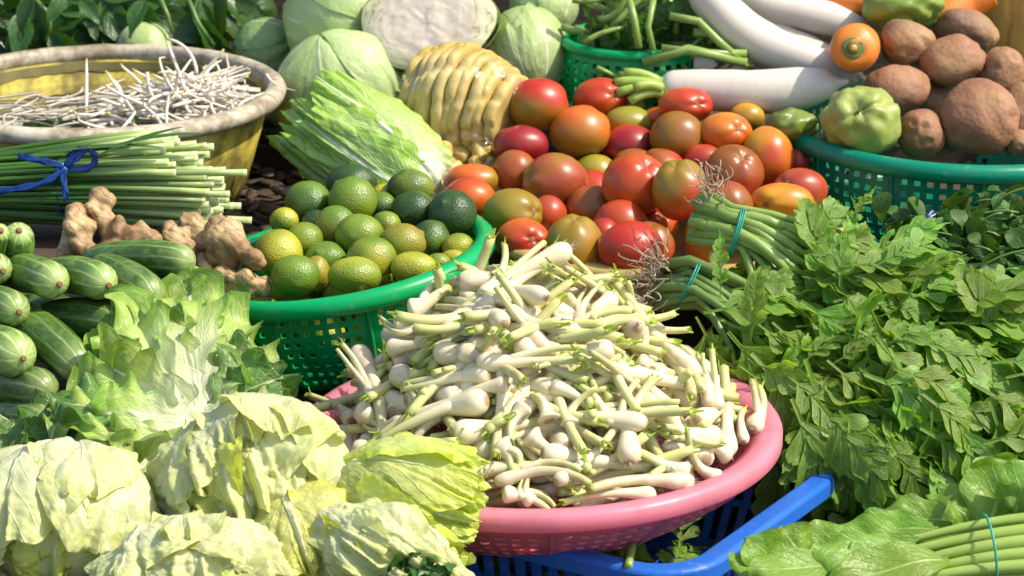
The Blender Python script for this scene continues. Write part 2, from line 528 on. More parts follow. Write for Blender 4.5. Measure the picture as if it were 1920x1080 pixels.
st = b.N('TexWave', {'Vector': b.N('CombineXYZ', {0: v}).outputs[0], 'Scale': 9.0, 'Distortion': 2.0, 'Detail': 2.0})
c = b.mix(b.mr(b.m('ADD', u, b.m('MULTIPLY', b.m('SUBTRACT', n, 0.5), 0.2)), 0.35, 1.0), (0.76, 0.67, 0.45), (0.56, 0.58, 0.20))
c = b.mix(b.m('MULTIPLY', st.outputs[0], b.mr(u, 0.3, 0.6, 0.0, 0.22)), c, (0.42, 0.45, 0.2))
c = b.mix(b.mr(u, 0.004, 0.022, 0.8, 0.0), c, (0.30, 0.17, 0.07))
dirty = b.m('MULTIPLY', b.mr(rnd, 0.5, 1.0), b.mr(n, 0.4, 0.62))
c = b.mix(b.m('MULTIPLY', dirty, 0.55), c, (0.38, 0.25, 0.16))
MAT['scallion'] = b.surf(c, 0.32, b.bump(st.outputs[0], 0.08, 0.001), 0.12, c, 0.5)
MAT['scaltip'] = leaf_mat('scallion_cut_green', (0.42, 0.55, 0.07), (0.36, 0.50, 0.05), (0.6, 0.68, 0.25), 0.1, 4, transl=0.35)
MAT['root'] = plastic('dry_root_hair', (0.42, 0.33, 0.23), 0.1, 0.7, 0.1)
b = NB('bean_sprout_white')
u, v = b.uv()
MAT['sprout'] = b.surf(b.mix(b.mr(u, 0.8, 1.0), (0.80, 0.74, 0.62), (0.62, 0.50, 0.28)), 0.28, None, 0.15, (0.8, 0.78, 0.7))
MAT['sprout_dull'] = plastic('soaked_sprout', (0.58, 0.53, 0.42), 0.1, 0.4, 0.2)
MAT['bean'] = plastic('bean_yellow', (0.55, 0.42, 0.08), 0.1, 0.4, 0.1)
b = NB('chive_stem')
u, v = b.uv(); rnd = b.rnd()
c = b.mix(b.mr(u, 0.5, 0.97), (0.045, 0.12, 0.015), (0.34, 0.44, 0.15))
c = b.N('HueSaturation', {'Value': b.m('ADD', 0.75, b.m('MULTIPLY', rnd, 0.55)), 'Color': c}).outputs[0]
c = b.mix(b.mr(u, 0.985, 0.995), c, (0.55, 0.60, 0.34))
MAT['chive'] = b.surf(c, 0.36, b.bump(b.noise(60, b.obj(), 3), 0.2, 0.001), 0.1, c)
MAT['chive_leaf'] = leaf_mat('chive_leaf', (0.05, 0.13, 0.02), (0.05, 0.12, 0.02), (0.12, 0.22, 0.05), 0.1, 2, transl=0.25)
b = NB('celery_stalk')
u, v = b.uv(); n = b.noise(40, b.obj(), 3)
MAT['stalk'] = b.surf(b.mix(n, (0.13, 0.24, 0.035), (0.34, 0.46, 0.12)), 0.36, b.bump(n, 0.2, 0.001), 0.15, (0.3, 0.5, 0.08))
b = NB('pale_stalk')
u, v = b.uv(); n = b.noise(30, b.obj(), 3)
MAT['palestalk'] = b.surf(b.mix(n, (0.26, 0.40, 0.06), (0.46, 0.58, 0.15)), 0.33, b.bump(n, 0.2, 0.001), 0.25, (0.5, 0.7, 0.12))
b = NB('darkstalk')
n = b.noise(40, b.obj(), 3)
MAT['darkstalk'] = b.surf(b.mix(n, (0.07, 0.14, 0.025), (0.20, 0.31, 0.08)), 0.4, b.bump(n, 0.2, 0.001), 0.12, (0.2, 0.4, 0.05))
MAT['chry'] = leaf_mat('chrysanthemum_leaf', (0.16, 0.29, 0.032), (0.21, 0.37, 0.034), (0.36, 0.48, 0.16), 0.10, 5, 0.5, 0.45, 0.44, 0.38, 0.3, 12, 0.38, tsat=1.9, spec=0.6)
MAT['cress'] = leaf_mat('cress_leaf', (0.045, 0.12, 0.016), (0.055, 0.15, 0.018), (0.10, 0.18, 0.04), 0.08, 4, 0.4, 0.3, 0.28, 0.38, 0.2, 10, 0.4, tsat=1.6, spec=0.3)
MAT['basil'] = leaf_mat('basil_leaf', (0.03, 0.09, 0.012), (0.042, 0.12, 0.016), (0.10, 0.17, 0.04), 0.07, 6, 0.4, 0.5, 0.28, 0.30, 0.2, 10, 0.3, tsat=1.5)
MAT['celeryleaf'] = leaf_mat('celery_leaf', (0.05, 0.13, 0.015), (0.06, 0.16, 0.02), (0.22, 0.32, 0.08), 0.12, 5, 0.4, 0.5, 0.35, 0.36, 0.2, 10, 0.3, tsat=1.6)
MAT['mustard'] = leaf_mat('mustard_leaf', (0.20, 0.36, 0.04), (0.18, 0.33, 0.035), (0.42, 0.54, 0.15), 0.10, 7, 0.4, 0.7, 0.38, 0.36, 0.12, 18, 0.22, 0.003, tsat=1.5)
MAT['iceberg'] = leaf_mat('pale_lettuce_leaf', (0.66, 0.69, 0.40), (0.63, 0.67, 0.26), (0.76, 0.77, 0.56), 0.05, 7, 0.7, 0.38, 0.36, 0.38, 0.12, 16, 0.06, 0.004, base=(0.72, 0.73, 0.54), basew=0.55, tsat=1.1)
MAT['iceberg_y'] = leaf_mat('yellow_lettuce_leaf', (0.60, 0.65, 0.20), (0.55, 0.62, 0.09), (0.76, 0.78, 0.48), 0.12, 8, 0.7, 0.4, 0.36, 0.34, 0.1, 16, 0.2, 0.006, base=(0.74, 0.77, 0.55), basew=0.4, tsat=1.15)
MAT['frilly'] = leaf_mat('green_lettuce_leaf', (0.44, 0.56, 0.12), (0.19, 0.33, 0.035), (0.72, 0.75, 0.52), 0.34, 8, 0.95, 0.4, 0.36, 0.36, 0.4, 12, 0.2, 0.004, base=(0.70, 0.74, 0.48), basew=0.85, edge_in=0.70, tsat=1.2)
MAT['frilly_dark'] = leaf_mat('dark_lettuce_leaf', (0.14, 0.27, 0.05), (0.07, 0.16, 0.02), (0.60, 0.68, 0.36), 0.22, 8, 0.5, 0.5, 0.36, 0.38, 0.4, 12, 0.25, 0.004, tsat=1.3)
MAT['napa'] = leaf_mat('napa_leaf', (0.42, 0.56, 0.17), (0.34, 0.52, 0.06), (0.80, 0.83, 0.66), 0.11, 8, 0.7, 0.45, 0.3, 0.36, 0.25, 14, 0.15, 0.004, ribpow=0.8, base=(0.78, 0.81, 0.64), basew=0.5, tsat=1.1, veinw=0.12)
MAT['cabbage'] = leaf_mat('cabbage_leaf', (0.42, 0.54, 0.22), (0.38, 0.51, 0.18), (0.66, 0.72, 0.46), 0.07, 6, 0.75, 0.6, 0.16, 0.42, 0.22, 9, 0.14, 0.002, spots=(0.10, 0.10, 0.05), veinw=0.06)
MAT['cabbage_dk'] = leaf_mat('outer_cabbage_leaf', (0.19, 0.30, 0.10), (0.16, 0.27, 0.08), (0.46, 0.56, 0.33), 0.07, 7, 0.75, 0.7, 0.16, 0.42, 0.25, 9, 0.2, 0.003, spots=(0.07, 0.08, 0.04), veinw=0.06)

# ================================================================== THE SETTING
def box(g, x0, x1, y0, y1, z0, z1):
    v = [(x, y, z) for z in (z0, z1) for y in (y0, y1) for x in (x0, x1)]
    f = [(0, 2, 3, 1), (4, 5, 7, 6), (0, 1, 5, 4), (1, 3, 7, 5), (3, 2, 6, 7), (2, 0, 4, 6)]
    g.add(v, f)


g = Geo()
n = 60
xs = np.linspace(-9, 9, n); ys = np.linspace(-3, 24, n)
vv = [(x, y, 0.012 * mnoise.noise((x * 3, y * 3, 0))) for y in ys for x in xs]
g.add(vv, gridfaces(n, n))
prop(g.build('ground', MAT['ground']), kind='structure')
for x0, x1, y0, y1, z0, z1 in ((-0.70, -0.275, 2.15, 2.58, 0, 0.10), (-0.272, 0.02, 2.15, 2.40, 0, 0.10),
                               (-0.75, -0.30, 2.585, 2.785, 0, 0.185), (-0.75, 0.10, 2.79, 3.02, 0, 0.158),
                               (-0.80, 0.95, 3.022, 3.42, 0, 0.228), (-0.80, 0.95, 3.423, 3.80, 0, 0.262),
                               (0.40, 0.95, 2.66, 3.018, 0, 0.13), (0.20, 0.75, 2.05, 2.36, 0, 0.14)):
    g = Geo(); box(g, x0, x1, y0, y1, z0, z1)
    prop(g.build('stall_shelf', MAT['board'], smooth=False), kind='structure')
g = Geo(); box(g, -0.80, -0.352, 2.885, 3.015, 0.159, 0.285)
prop(g.build('stall_shelf', MAT['board'], smooth=False), kind='structure')
# added backdrop of dark boards, standing in for the shaded stall interior
for k in range(14):
    g = Geo(); box(g, -1.4 + k * 0.2, -1.203 + k * 0.2, 3.95 + 0.004 * (k % 2), 3.975, 0, 1.05)
    o = prop(g.build('shade_backdrop', MAT['board'], smooth=False), kind='structure')
# bark scraps lying on the shelf between basin and cabbages
g = Geo()
for k in range(150):
    c = Vector((RG.uniform(-.44, -.17), RG.uniform(3.03, 3.52), 0))
    c.z = (.232 if c.y < 3.42 else .266) + RG.uniform(0, .018)
    S, F, UV = sphere(7, 9)
    s = np.array([RG.uniform(.012, .030), RG.uniform(.006, .012), RG.uniform(.002, .005)])
    V = S * (1 + 0.7 * nz(S, 2.6, (k * 5, 0, 0)))[:, None] * s
    a = RG.uniform(0, 6.28); R = np.array([[math.cos(a), -math.sin(a), 0], [math.sin(a), math.cos(a), 0], [0, 0, 1]])
    tl = RG.normal() * .35; R2 = np.array([[1, 0, 0], [0, math.cos(tl), -math.sin(tl)], [0, math.sin(tl), math.cos(tl)]])
    g.add(V @ R2.T @ R.T + np.array(c), F, UV)
prop(g.build('bark_scraps', MAT['bark']), 'dark brown bark scraps strewn on the shelf between the yellow basin and the napa cabbage', 'bark', kind='stuff')


# ================================================================== BASKETS
def perforated(prof, n_ang, n_row, strut_a, strut_z, solid_top=0.12, solid_bot=0.05, ribs=0):
    """wall of a round basket with real square holes; prof(t) -> (r, z), t from 0 at the bottom to 1 at the rim"""
    tz = [0.0]
    step = (1 - solid_top - solid_bot) / n_row
    for k in range(n_row):
        tz.append(solid_bot + k * step + step * strut_z * 0.5)
        tz.append(solid_bot + (k + 1) * step - step * strut_z * 0.5)
    tz.append(1.0)
    an = []
    for k in range(n_ang):
        an += [k + strut_a * 0.5, k + 1 - strut_a * 0.5]
    V = []
    for t in tz:
        r, z = prof(t)
        for a in an:
            q = 2 * PI * a / n_ang
            V.append((r * math.cos(q), r * math.sin(q), z))
    F = []
    na = len(an)
    per = n_ang // ribs if ribs else 10 ** 9
    for i in range(len(tz) - 1):
        for j in range(na):
            if i % 2 == 1 and j % 2 == 0 and (j // 2) % per != 0: continue
            k = (j + 1) % na
            F.append((i * na + j, i * na + k, (i + 1) * na + k, (i + 1) * na + j))
    return V, F


def solidify(o, t):
    m = o.modifiers.new('thickness', 'SOLIDIFY'); m.thickness = t; m.offset = 0
    return o


def round_basket(name, label, cat, c, r, rb, h, mat, rimprof, n_ang, n_row, roll=0.0, pitch=0.0, ribs=8, bulge=0.01, group=None, sa=0.5, sz=0.5, top=0.1):
    t = thing(name, label, cat, c, group)
    t.rotation_euler = (pitch, roll, 0)

    def prof(q):
        return rb + (r - rb) * q ** 0.8 + bulge * math.sin(PI * q), -h + h * q - 0.002
    g = Geo(); V, F, UV = lathe([(r + a, z) for a, z in rimprof], 96, close_prof=True); g.add(V, F, UV)
    g.build('rim', mat, t)
    V, F = perforated(prof, n_ang, n_row, sa, sz, top, 0.06, ribs)
    g = Geo().add(V, F)
    solidify(g.build('wall', mat, t, smooth=False), 0.0024)
    g = Geo(); V, F, UV = lathe([(0.0005, -h), (rb * 0.5, -h), (rb, -h), (rb + .003, -h + .004), (rb, -h + 0.006), (0.0005, -h + .006)], 64); g.add(V, F, UV)
    g.build('base', mat, t)
    me = None
    for k in range(ribs):
        a = 2 * PI * (k + 0.5 / (n_ang // ribs)) / ribs
        if me is None:
            pts = [Vector((prof(q)[0] + 0.0022, 0, prof(q)[1])) for q in np.linspace(0, 0.97, 8)]
            V, F, UV = tube(pts, 0.0026, 6)
            me = Geo().add(V, F, UV).mesh('rib', mat)
        link('rib', me, t, Matrix.Rotation(a, 4, 'Z'))
    return t


RIM_ROLL = [(-0.006, 0.002), (-0.002, 0.0062), (0.004, 0.0075), (0.010, 0.006), (0.014, 0.001), (0.0145, -0.005), (0.013, -0.012), (0.010, -0.0125), (0.008, -0.006), (0.0, -0.004), (-0.006, -0.004)]
LIMEC = P(640, 484, 3.05)
lime_basket = round_basket('plastic_basket', 'bright green round plastic basket with square holes, filled with limes', 'basket', LIMEC, 0.152, 0.112, 0.105,
                           MAT['green'], RIM_ROLL, 72, 7, roll=math.radians(-9), ribs=9)
POTC = P(1785, 236, 3.36)
potato_basket = round_basket('plastic_basket', 'wide dark green round basket with square holes under the potatoes', 'basket', POTC, 0.196, 0.16, 0.112,
                             MAT['teal'], RIM_ROLL, 84, 7, roll=math.radians(1.5), ribs=12)
HERBC = P(1190, 72, 3.5)
herb_basket = round_basket('plastic_basket', 'small upright green basket behind the tomatoes holding cut celery stalks', 'basket', HERBC, 0.084, 0.074, 0.105,
                           MAT['green'], [(a * .6, z * .6) for a, z in RIM_ROLL], 36, 8, ribs=4)
PINKC = P(1012, 800, 2.79)
RIM_FLAT = [(-0.026, -0.004), (-0.014, 0.003), (-0.004, 0.0055), (0.003, 0.004), (0.0065, -0.001), (0.0065, -0.012), (0.004, -0.015), (0.001, -0.0125), (-0.002, -0.005), (-0.014, -0.002), (-0.026, -0.008)]
pink_basket = round_basket('colander', 'wide pink plastic colander heaped with white scallion bulbs', 'colander', PINKC, 0.231, 0.118, 0.085,
                           MAT['pink'], RIM_FLAT, 84, 7, ribs=12, bulge=0.012, sa=0.42, sz=0.5, top=0.14)
pink_basket.rotation_euler = (0, math.radians(-1.0), 0)

# --- yellow tray of the tomatoes
TRAYC = P(1240, 412, 3.2)
t = thing('tray', 'shallow dull yellow round tray under the tomatoes', 'tray', (TRAYC.x, TRAYC.y, 0.232))
hh = TRAYC.z - 0.232
g = Geo(); V, F, UV = lathe([(0.0005, 0), (0.16, 0), (0.165, 0.003), (0.188, hh - .006), (0.186, hh - .003), (0.16, 0.006), (0.0005, 0.005)], 96); g.add(V, F, UV)
g.build('bowl', MAT['tray'], t)
g = Geo(); V, F, UV = lathe([(0.184, hh - .007), (0.185, hh), (0.190, hh + .004), (0.207, hh + 0.003), (0.210, hh - .003), (0.208, hh - .008), (0.204, hh - .004), (0.189, hh - .006)], 96, close_prof=True); g.add(V, F, UV)
g.build('rim', MAT['tray'], t)

# --- basin
BASC = P(188, 168, 3.4)
t = thing('basin', 'grimy yellow plastic basin with pale rim, filled with water and bean sprouts', 'basin', (BASC.x, BASC.y, 0.23))
hb = BASC.z - 0.23
g = Geo(); V, F, UV = lathe([(0.0005, 0), (0.15, 0), (0.166, 0.006), (0.175, 0.03), (0.204, hb - .006), (0.201, hb - .004), (0.170, 0.03), (0.160, 0.012), (0.15, 0.007), (0.0005, 0.006)], 96); g.add(V, F, UV)
g.build('wall', MAT['basin'], t)
g = Geo()
V, F, UV = lathe([(0.199, hb - .012), (0.1985, hb + .001), (0.203, hb + .006), (0.212, hb + .0065), (0.219, hb + .003), (0.222, hb - .003), (0.220, hb - .010), (0.214, hb - .014), (0.206, hb - .014)], 128, close_prof=True)
V = np.array(V); V[:, 2] += 0.0012 * nz(V, 30)
g.add(V, F, UV); g.build('rim', MAT['basin_rim'], t)
# algae line on the inside
b = NB('algae_film'); nn_ = b.noise(40, b.obj(), 5)
b.surf(b.mix(nn_, (0.20, 0.17, 0.04), (0.045, 0.042, 0.014)), 0.7); MAT['algae'] = b.mat
g = Geo()
nn = 160
vv = []
for i in range(4):
    for k in range(nn):
        a = 2 * PI * k / nn
        q = i / 3
        z = hb - 0.013 - q * (0.010 + 0.003 * mnoise.noise((math.cos(a) * 5, math.sin(a) * 5, 1)) + 0.004 * mnoise.noise((math.cos(a) * 30, math.sin(a) * 30, 5)))
        r = 0.170 + (0.201 - 0.170) * (z - 0.03) / (hb - .034) - 0.0012
        vv.append((r * math.cos(a), r * math.sin(a), z))
g.add(vv, gridfaces(4, nn, True)); g.build('algae_line', MAT['algae'], t)
WZ = BASC.z - 0.038
rw = 0.170 + 0.031 * ((WZ - 0.23) - 0.03) / (hb - .034) - 0.001
g = Geo(); V, F, UV = lathe([(0.0005, 0), (rw * .5, 0), (rw, 0)], 64); g.add(V, F, UV)
o = g.build('water', MAT['water']); o.location = (BASC.x, BASC.y, WZ); prop(o, kind='structure')

# --- blue crate
AX = math.radians(148)
UA = Vector((math.cos(AX), math.sin(AX), 0)); VA = Vector((math.cos(AX - PI / 2), math.sin(AX - PI / 2), 0))
CW, CL, CR = 0.318, 0.46, 0.05
cornerA = Vector((0.152, 2.385, 0))
CRC = cornerA + VA * (CW / 2) + UA * (CL / 2)


def rrect(l, w, r, n=10):
    pts = []
    for cx, cy, a0 in ((l / 2 - r, w / 2 - r, 0), (-l / 2 + r, w / 2 - r, 90), (-l / 2 + r, -w / 2 + r, 180), (l / 2 - r, -w / 2 + r, 270)):
        for k in range(n):
            a = math.radians(a0 + 90 * k / (n - 1))
            pts.append((cx + r * math.cos(a), cy + r * math.sin(a)))
    return pts


def resample(pts, n):
    p = np.array(pts + [pts[0]]); d = np.concatenate([[0], np.cumsum(np.linalg.norm(np.diff(p, axis=0), axis=1))])
    s = np.linspace(0, d[-1], n, endpoint=False)
    return np.stack([np.interp(s, d, p[:, 0]), np.interp(s, d, p[:, 1])], -1)


ch = 0.108
t = thing('plastic_crate', 'blue slotted plastic crate underneath the pink colander', 'crate', (CRC.x, CRC.y, 0.030))
t.rotation_euler = (0, 0, AX)
NB_ = 156
top = resample(rrect(CL, CW, CR), NB_); bot = resample(rrect(CL - .05, CW - .05, CR - .012), NB_)


def ring(q, grow=0.0, z=None):
    p = bot + (top - bot) * q
    if grow:
        nrm = np.roll(p, -1, 0) - np.roll(p, 1, 0); nrm = np.stack([nrm[:, 1], -nrm[:, 0]], -1); nrm /= np.linalg.norm(nrm, axis=1)[:, None]
        p = p + nrm * grow
    return np.column_stack([p, np.full(len(p), ch * q if z is None else z)])


g = Geo()
rp = [(-0.004, -0.006), (-0.0035, 0.003), (-0.001, 0.0048), (0.0125, 0.0052), (0.0155, 0.004), (0.0168, 0.001), (0.0174, -0.0125), (0.0150, -0.0125), (0.0138, 0.0005), (0.003, -0.001)]
V = np.concatenate([ring(1.0, a * 1.15, ch + z) for a, z in rp])
m = len(rp); F = gridfaces(m, NB_, True) + [((m - 1) * NB_ + k, (m - 1) * NB_ + (k + 1) % NB_, (k + 1) % NB_, k) for k in range(NB_)]
g.add(V, F); o = g.build('rim', MAT['blue'], t, smooth=False)
bv = o.modifiers.new('edges', 'BEVEL'); bv.width = 0.0014; bv.segments = 2; bv.angle_limit = math.radians(25)
rows = [0.0, 0.10, 0.46, 0.52, 0.84, 1.0]
V = np.concatenate([ring(q) for q in rows]); F = []
for i in range(len(rows) - 1):
    for j in range(NB_):
        if i in (1, 3) and j % 2 == 0: continue
        k = (j + 1) % NB_
        F.append((i * NB_ + j, i * NB_ + k, (i + 1) * NB_ + k, (i + 1) * NB_ + j))
g = Geo().add(V, F); solidify(g.build('slotted_wall', MAT['blue'], t, smooth=False), 0.003)
g = Geo()
nx, ny = 41, 27
xs = np.linspace(-(CL - .066) / 2, (CL - .066) / 2, nx); ys = np.linspace(-(CW - .066) / 2, (CW - .066) / 2, ny)
V = [(x, y, 0.002) for x in xs for y in ys]
F = [q for n_, q in enumerate(gridfaces(nx, ny)) if not ((n_ // (ny - 1)) % 2 == 1 and (n_ % (ny - 1)) % 2 == 1)]
g.add(V, F); solidify(g.build('floor_grid', MAT['blue'], t, smooth=False), 0.003)


# ================================================================== ROUND FRUIT
def smooth01(x): x = np.clip(x, 0, 1); return x * x * (3 - 2 * x)


def relax(items, it=60, k=0.9):
    """push overlapping round things apart, mostly along the line of sight"""
    pos = [i['c'] for i in items]
    for _ in range(it):
        for a in range(len(items)):
            for b_ in range(a):
                d = pos[a] - pos[b_]
                need = (items[a]['r'] + items[b_]['r']) * k
                l = d.length
                if l < need:
                    va = (pos[a] - Vector((0, 0, CAM_H))).normalized(); vb = (pos[b_] - Vector((0, 0, CAM_H))).normalized()
                    s = 1 if va.dot(d) > 0 else -1
                    q = (need - l) * 0.35 * s
                    pos[a] = pos[a] + va * q; pos[b_] = pos[b_] - vb * q
    for i, p in zip(items, pos): i['c'] = p


def rot_rand(r):
    q = r.normal(size=4); q /= np.linalg.norm(q); w, x, y, z = q
    return np.array([[1 - 2 * (y * y + z * z), 2 * (x * y - z * w), 2 * (x * z + y * w)], [2 * (x * y + z * w), 1 - 2 * (x * x + z * z), 2 * (y * z - x * w)], [2 * (x * z - y * w), 2 * (y * z + x * w), 1 - 2 * (x * x + y * y)]])


def dirmat(zdir):
    z = np.array(zdir, float); z /= np.linalg.norm(z)
    x = np.cross([0.3, 1, 0.2], z); x /= np.linalg.norm(x)
    return np.stack([x, np.cross(z, x), z], -1)


def fruit(kind, it, mat, nu=24, nv=32):
    """a fruit as ONE mesh, its origin at its centre; it: px,py,w,h (pixels), c centre, a/b pigments, pole (view-frame direction of the stem end)"""
    r = np.random.default_rng(it['seed'])
    S, F, UV = sphere(nu, nv)
    rad = np.ones(len(S))
    th = np.arccos(np.clip(S[:, 2], -1, 1))
    if kind == 'tomato':
        rad *= 1 - 0.13 * np.exp(-(th / 0.22) ** 2) + 0.03 * np.cos(4 * np.arctan2(S[:, 1], S[:, 0]) + r.uniform(0, 6)) * np.exp(-((th - 0.5) / 0.45) ** 2)
        rad *= 1 + 0.035 * nz(S, 1.3, (it['seed'], 0, 0))
    elif kind == 'lime':
        rad *= 1 + 0.07 * np.exp(-(th / 0.16) ** 2) - 0.03 * np.exp(-((th - .3) / 0.16) ** 2) + 0.05 * np.exp(-((PI - th) / 0.2) ** 2)
        rad *= 1 + 0.03 * nz(S, 1.5, (it['seed'], 0, 0))
    elif kind == 'potato':
        rad *= 1 + 0.20 * nz(S, 0.9, (it['seed'], 0, 0)) + 0.06 * nz(S, 2.6, (it['seed'], 4, 0))
        for _ in range(9):
            q = r.normal(size=3); q /= np.linalg.norm(q)
            ang = np.arccos(np.clip(S @ q, -1, 1))
            rad *= 1 - 0.09 * np.exp(-(ang / 0.12) ** 2) + 0.03 * np.exp(-((ang - .26) / 0.12) ** 2)
    elif kind == 'chayote':
        ph = np.arctan2(S[:, 1], S[:, 0]) + 0.35 * nz(S, 1.5, (it['seed'], 0, 0))
        crease = 1 - (1 - np.abs(np.cos(2.0 * ph)) ** 0.3) * np.clip(.7 + .9 * np.sin(ph * 2 + it['seed']), .1, 1.3)
        rad *= 1 - 0.20 * (1 - crease) * np.exp(-((th - 0.3) / 0.95) ** 2) - 0.16 * np.exp(-(th / 0.25) ** 2)
        rad *= 1 + 0.17 * nz(S, 2.1, (it['seed'], 0, 0)) + 0.07 * nz(S, 5.0, (it['seed'], 2, 0))
        rad *= 1 + 0.14 * np.cos(th)
    V = S * rad[:, None]
    R = dirmat(it['pole']) if it.get('pole') is not None else rot_rand(r)
    V = V @ R.T
    poledir = R[:, 2]
    # pigment
    t = V @ (poledir * it.get('pd', 1.0) * 0.6 + r.normal(size=3) * 0.35)
    t = smooth01(0.5 + 0.75 * t + 0.45 * nz(V, 1.2, (it['seed'], 9, 0)) + it.get('bias', 0))
    col = np.array(it['a'])[None] * (1 - t[:, None]) + np.array(it['b'])[None] * t[:, None]
    s = mpp(it['d'])
    dep = it.get('dep') or 0.5 * (it['w'] + it['h'])
    V = V * np.array([it['w'] / 2 * s, it['h'] / 2 * s, dep / 2 * s])
    if it.get('rollz'):
        a = math.radians(it['rollz']); c_, s_ = math.cos(a), math.sin(a)
        V = V @ np.array([[c_, -s_, 0], [s_, c_, 0], [0, 0, 1]]).T
    V = V @ np.array(VIEW).T
    o = Geo().add(V, F, UV, col).build(it['name'], mat)
    o.location = it['c']
    it['o'] = o; it['R'] = R
    prop(o, it['label'], it['cat'], it.get('group'))
    return o


def mk(name, cat, rows, dfun, group, grow=1.0):
    out = []
    for k, (px, py, w, h, a, b_, label, *ex) in enumerate(rows):
        w, h = w * grow, h * grow
        e = ex[0] if ex else {}
        d = dfun(px, py) + e.pop('dd', 0)
        it = dict(name=name, cat=cat, px=px, py=py, w=w, h=h, a=a, b=b_, label=label, d=d, c=P(px, py, d), r=0.5 * math.sqrt(w * h) * mpp(d), seed=k + 3 + len(rows) * 10, group=group)
        it.update(e); out.append(it)
    return out


RED, DRED, PINKR = (0.40, 0.038, 0.010), (0.24, 0.012, 0.010), (0.31, 0.045, 0.022)
ORG, YEL, OLV, BRN, GRN = (0.52, 0.115, 0.012), (0.54, 0.27, 0.016), (0.24, 0.155, 0.012), (0.23, 0.085, 0.012), (0.24, 0.23, 0.02)
T = [
    (1009, 196, 104, 92, OLV, RED, 'olive and orange tomato on top of the heap at its back left', {}),
    (1127, 185, 96, 74, ORG, RED, 'wet orange tomato at the back top of the heap, a green stem beside it', {}),
    (1088, 248, 106, 92, OLV, ORG, 'olive green tomato with an orange flank, second row from the top at left', {}),
    (1178, 232, 88, 62, GRN, YEL, 'half hidden green and yellow tomato behind the dark red one', {'dd': .03}),
    (1285, 198, 95, 62, ORG, RED, 'orange red tomato touching the lowest white daikon', {}),
    (1270, 258, 96, 92, BRN, OLV, 'round brown olive tomato between the dark red and the yellow ones', {}),
    (1180, 274, 96, 76, DRED, RED, 'deep red tomato in the upper middle of the heap', {}),
    (1360, 250, 92, 72, YEL, ORG, 'yellow orange tomato at the upper right of the heap', {}),
    (1400, 220, 62, 50, YEL, OLV, 'small yellow tomato half hidden at the top right edge of the heap', {'dd': .03}),
    (1236, 220, 62, 36, ORG, BRN, 'sliver of an orange tomato between the brown and the orange red one', {'dd': .05}),
    (1186, 198, 44, 30, GRN, GRN, 'small bright green tomato peeping out behind the wet orange one', {'dd': .05}),
    (976, 272, 96, 68, DRED, DRED, 'dark red tomato lying below the olive and orange topmost one', {}),
    (966, 322, 76, 76, BRN, RED, 'red brown tomato at the left edge against the pineapple bag', {'dd': .02}),
    (1040, 340, 112, 98, OLV, PINKR, 'large wet olive and pink tomato in the left middle of the heap', {}),
    (1116, 326, 82, 68, GRN, YEL, 'green olive tomato wedged left of the big red stem-scarred one', {'dd': .015}),
    (1320, 302, 74, 58, PINKR, RED, 'pinkish red tomato behind the big rosy one', {'dd': .03}),
    (1375, 327, 104, 102, PINKR, BRN, 'big rosy red tomato right above the tied chrysanthemum stems', {}),
    (1440, 294, 88, 106, YEL, RED, 'tall orange tomato covered in droplets at the right', {'rollz': 12}),
    (1496, 302, 44, 44, PINKR, RED, 'small red tomato showing at the right rim of the heap', {'dd': .03}),
    (1500, 356, 94, 76, ORG, PINKR, 'orange red tomato nearest the right edge of the yellow tray', {}),
    (1193, 346, 116, 106, ORG, RED, 'biggest red tomato with its stem scar showing, centre of the heap', {'pole': (0.25, 0.55, 0.7), 'scar': 1}),
    (1275, 356, 96, 104, RED, OLV, 'red tomato with a green shoulder right of the biggest one', {'pole': (-0.2, 0.7, 0.5), 'pd': 1.6}),
    (1465, 378, 112, 64, YEL, ORG, 'flat lying yellow orange tomato at the lower right by the leaves', {}),
    (886, 338, 98, 58, OLV, ORG, 'olive orange tomato at the far left below the pineapple bag', {}),
    (880, 374, 92, 76, ORG, RED, 'orange tomato at the far left touching the dark lime', {}),
    (962, 400, 102, 86, GRN, OLV, 'greenest tomato of the heap, low at the left', {}),
    (1028, 402, 64, 66, RED, PINKR, 'half hidden red tomato right of the greenest one', {'dd': .02}),
    (1113, 392, 98, 80, BRN, RED, 'orange brown tomato left below the biggest red one', {'dd': .015}),
    (980, 450, 94, 74, ORG, RED, 'orange red tomato in the front row next to the lime basket rim', {}),
    (1076, 462, 98, 106, ORG, OLV, 'upright orange tomato in the front middle of the heap', {'pole': (0.0, 0.9, 0.4), 'scar': 1}),
    (1182, 466, 112, 92, RED, RED, 'bright red tomato in the front row next to the dry roots', {}),
    (1226, 424, 84, 60, ORG, RED, 'shiny orange tomato behind the front red one', {'dd': .012}),
    (1132, 442, 56, 60, DRED, RED, 'dark red tomato squeezed between the upright orange and the bright red one', {'dd': .035}),
    (1330, 392, 84, 84, RED, DRED, 'dark red tomato mostly hidden behind the tied stems', {'dd': .03}),
    (1420, 402, 84, 64, ORG, RED, 'orange tomato low at the right, covered by leaves', {'dd': .035}),
]


def tdep(px, py): return 3.315 - (py - 180) / 320 * 0.235 + abs(px - 1200) / 400 * 0.03


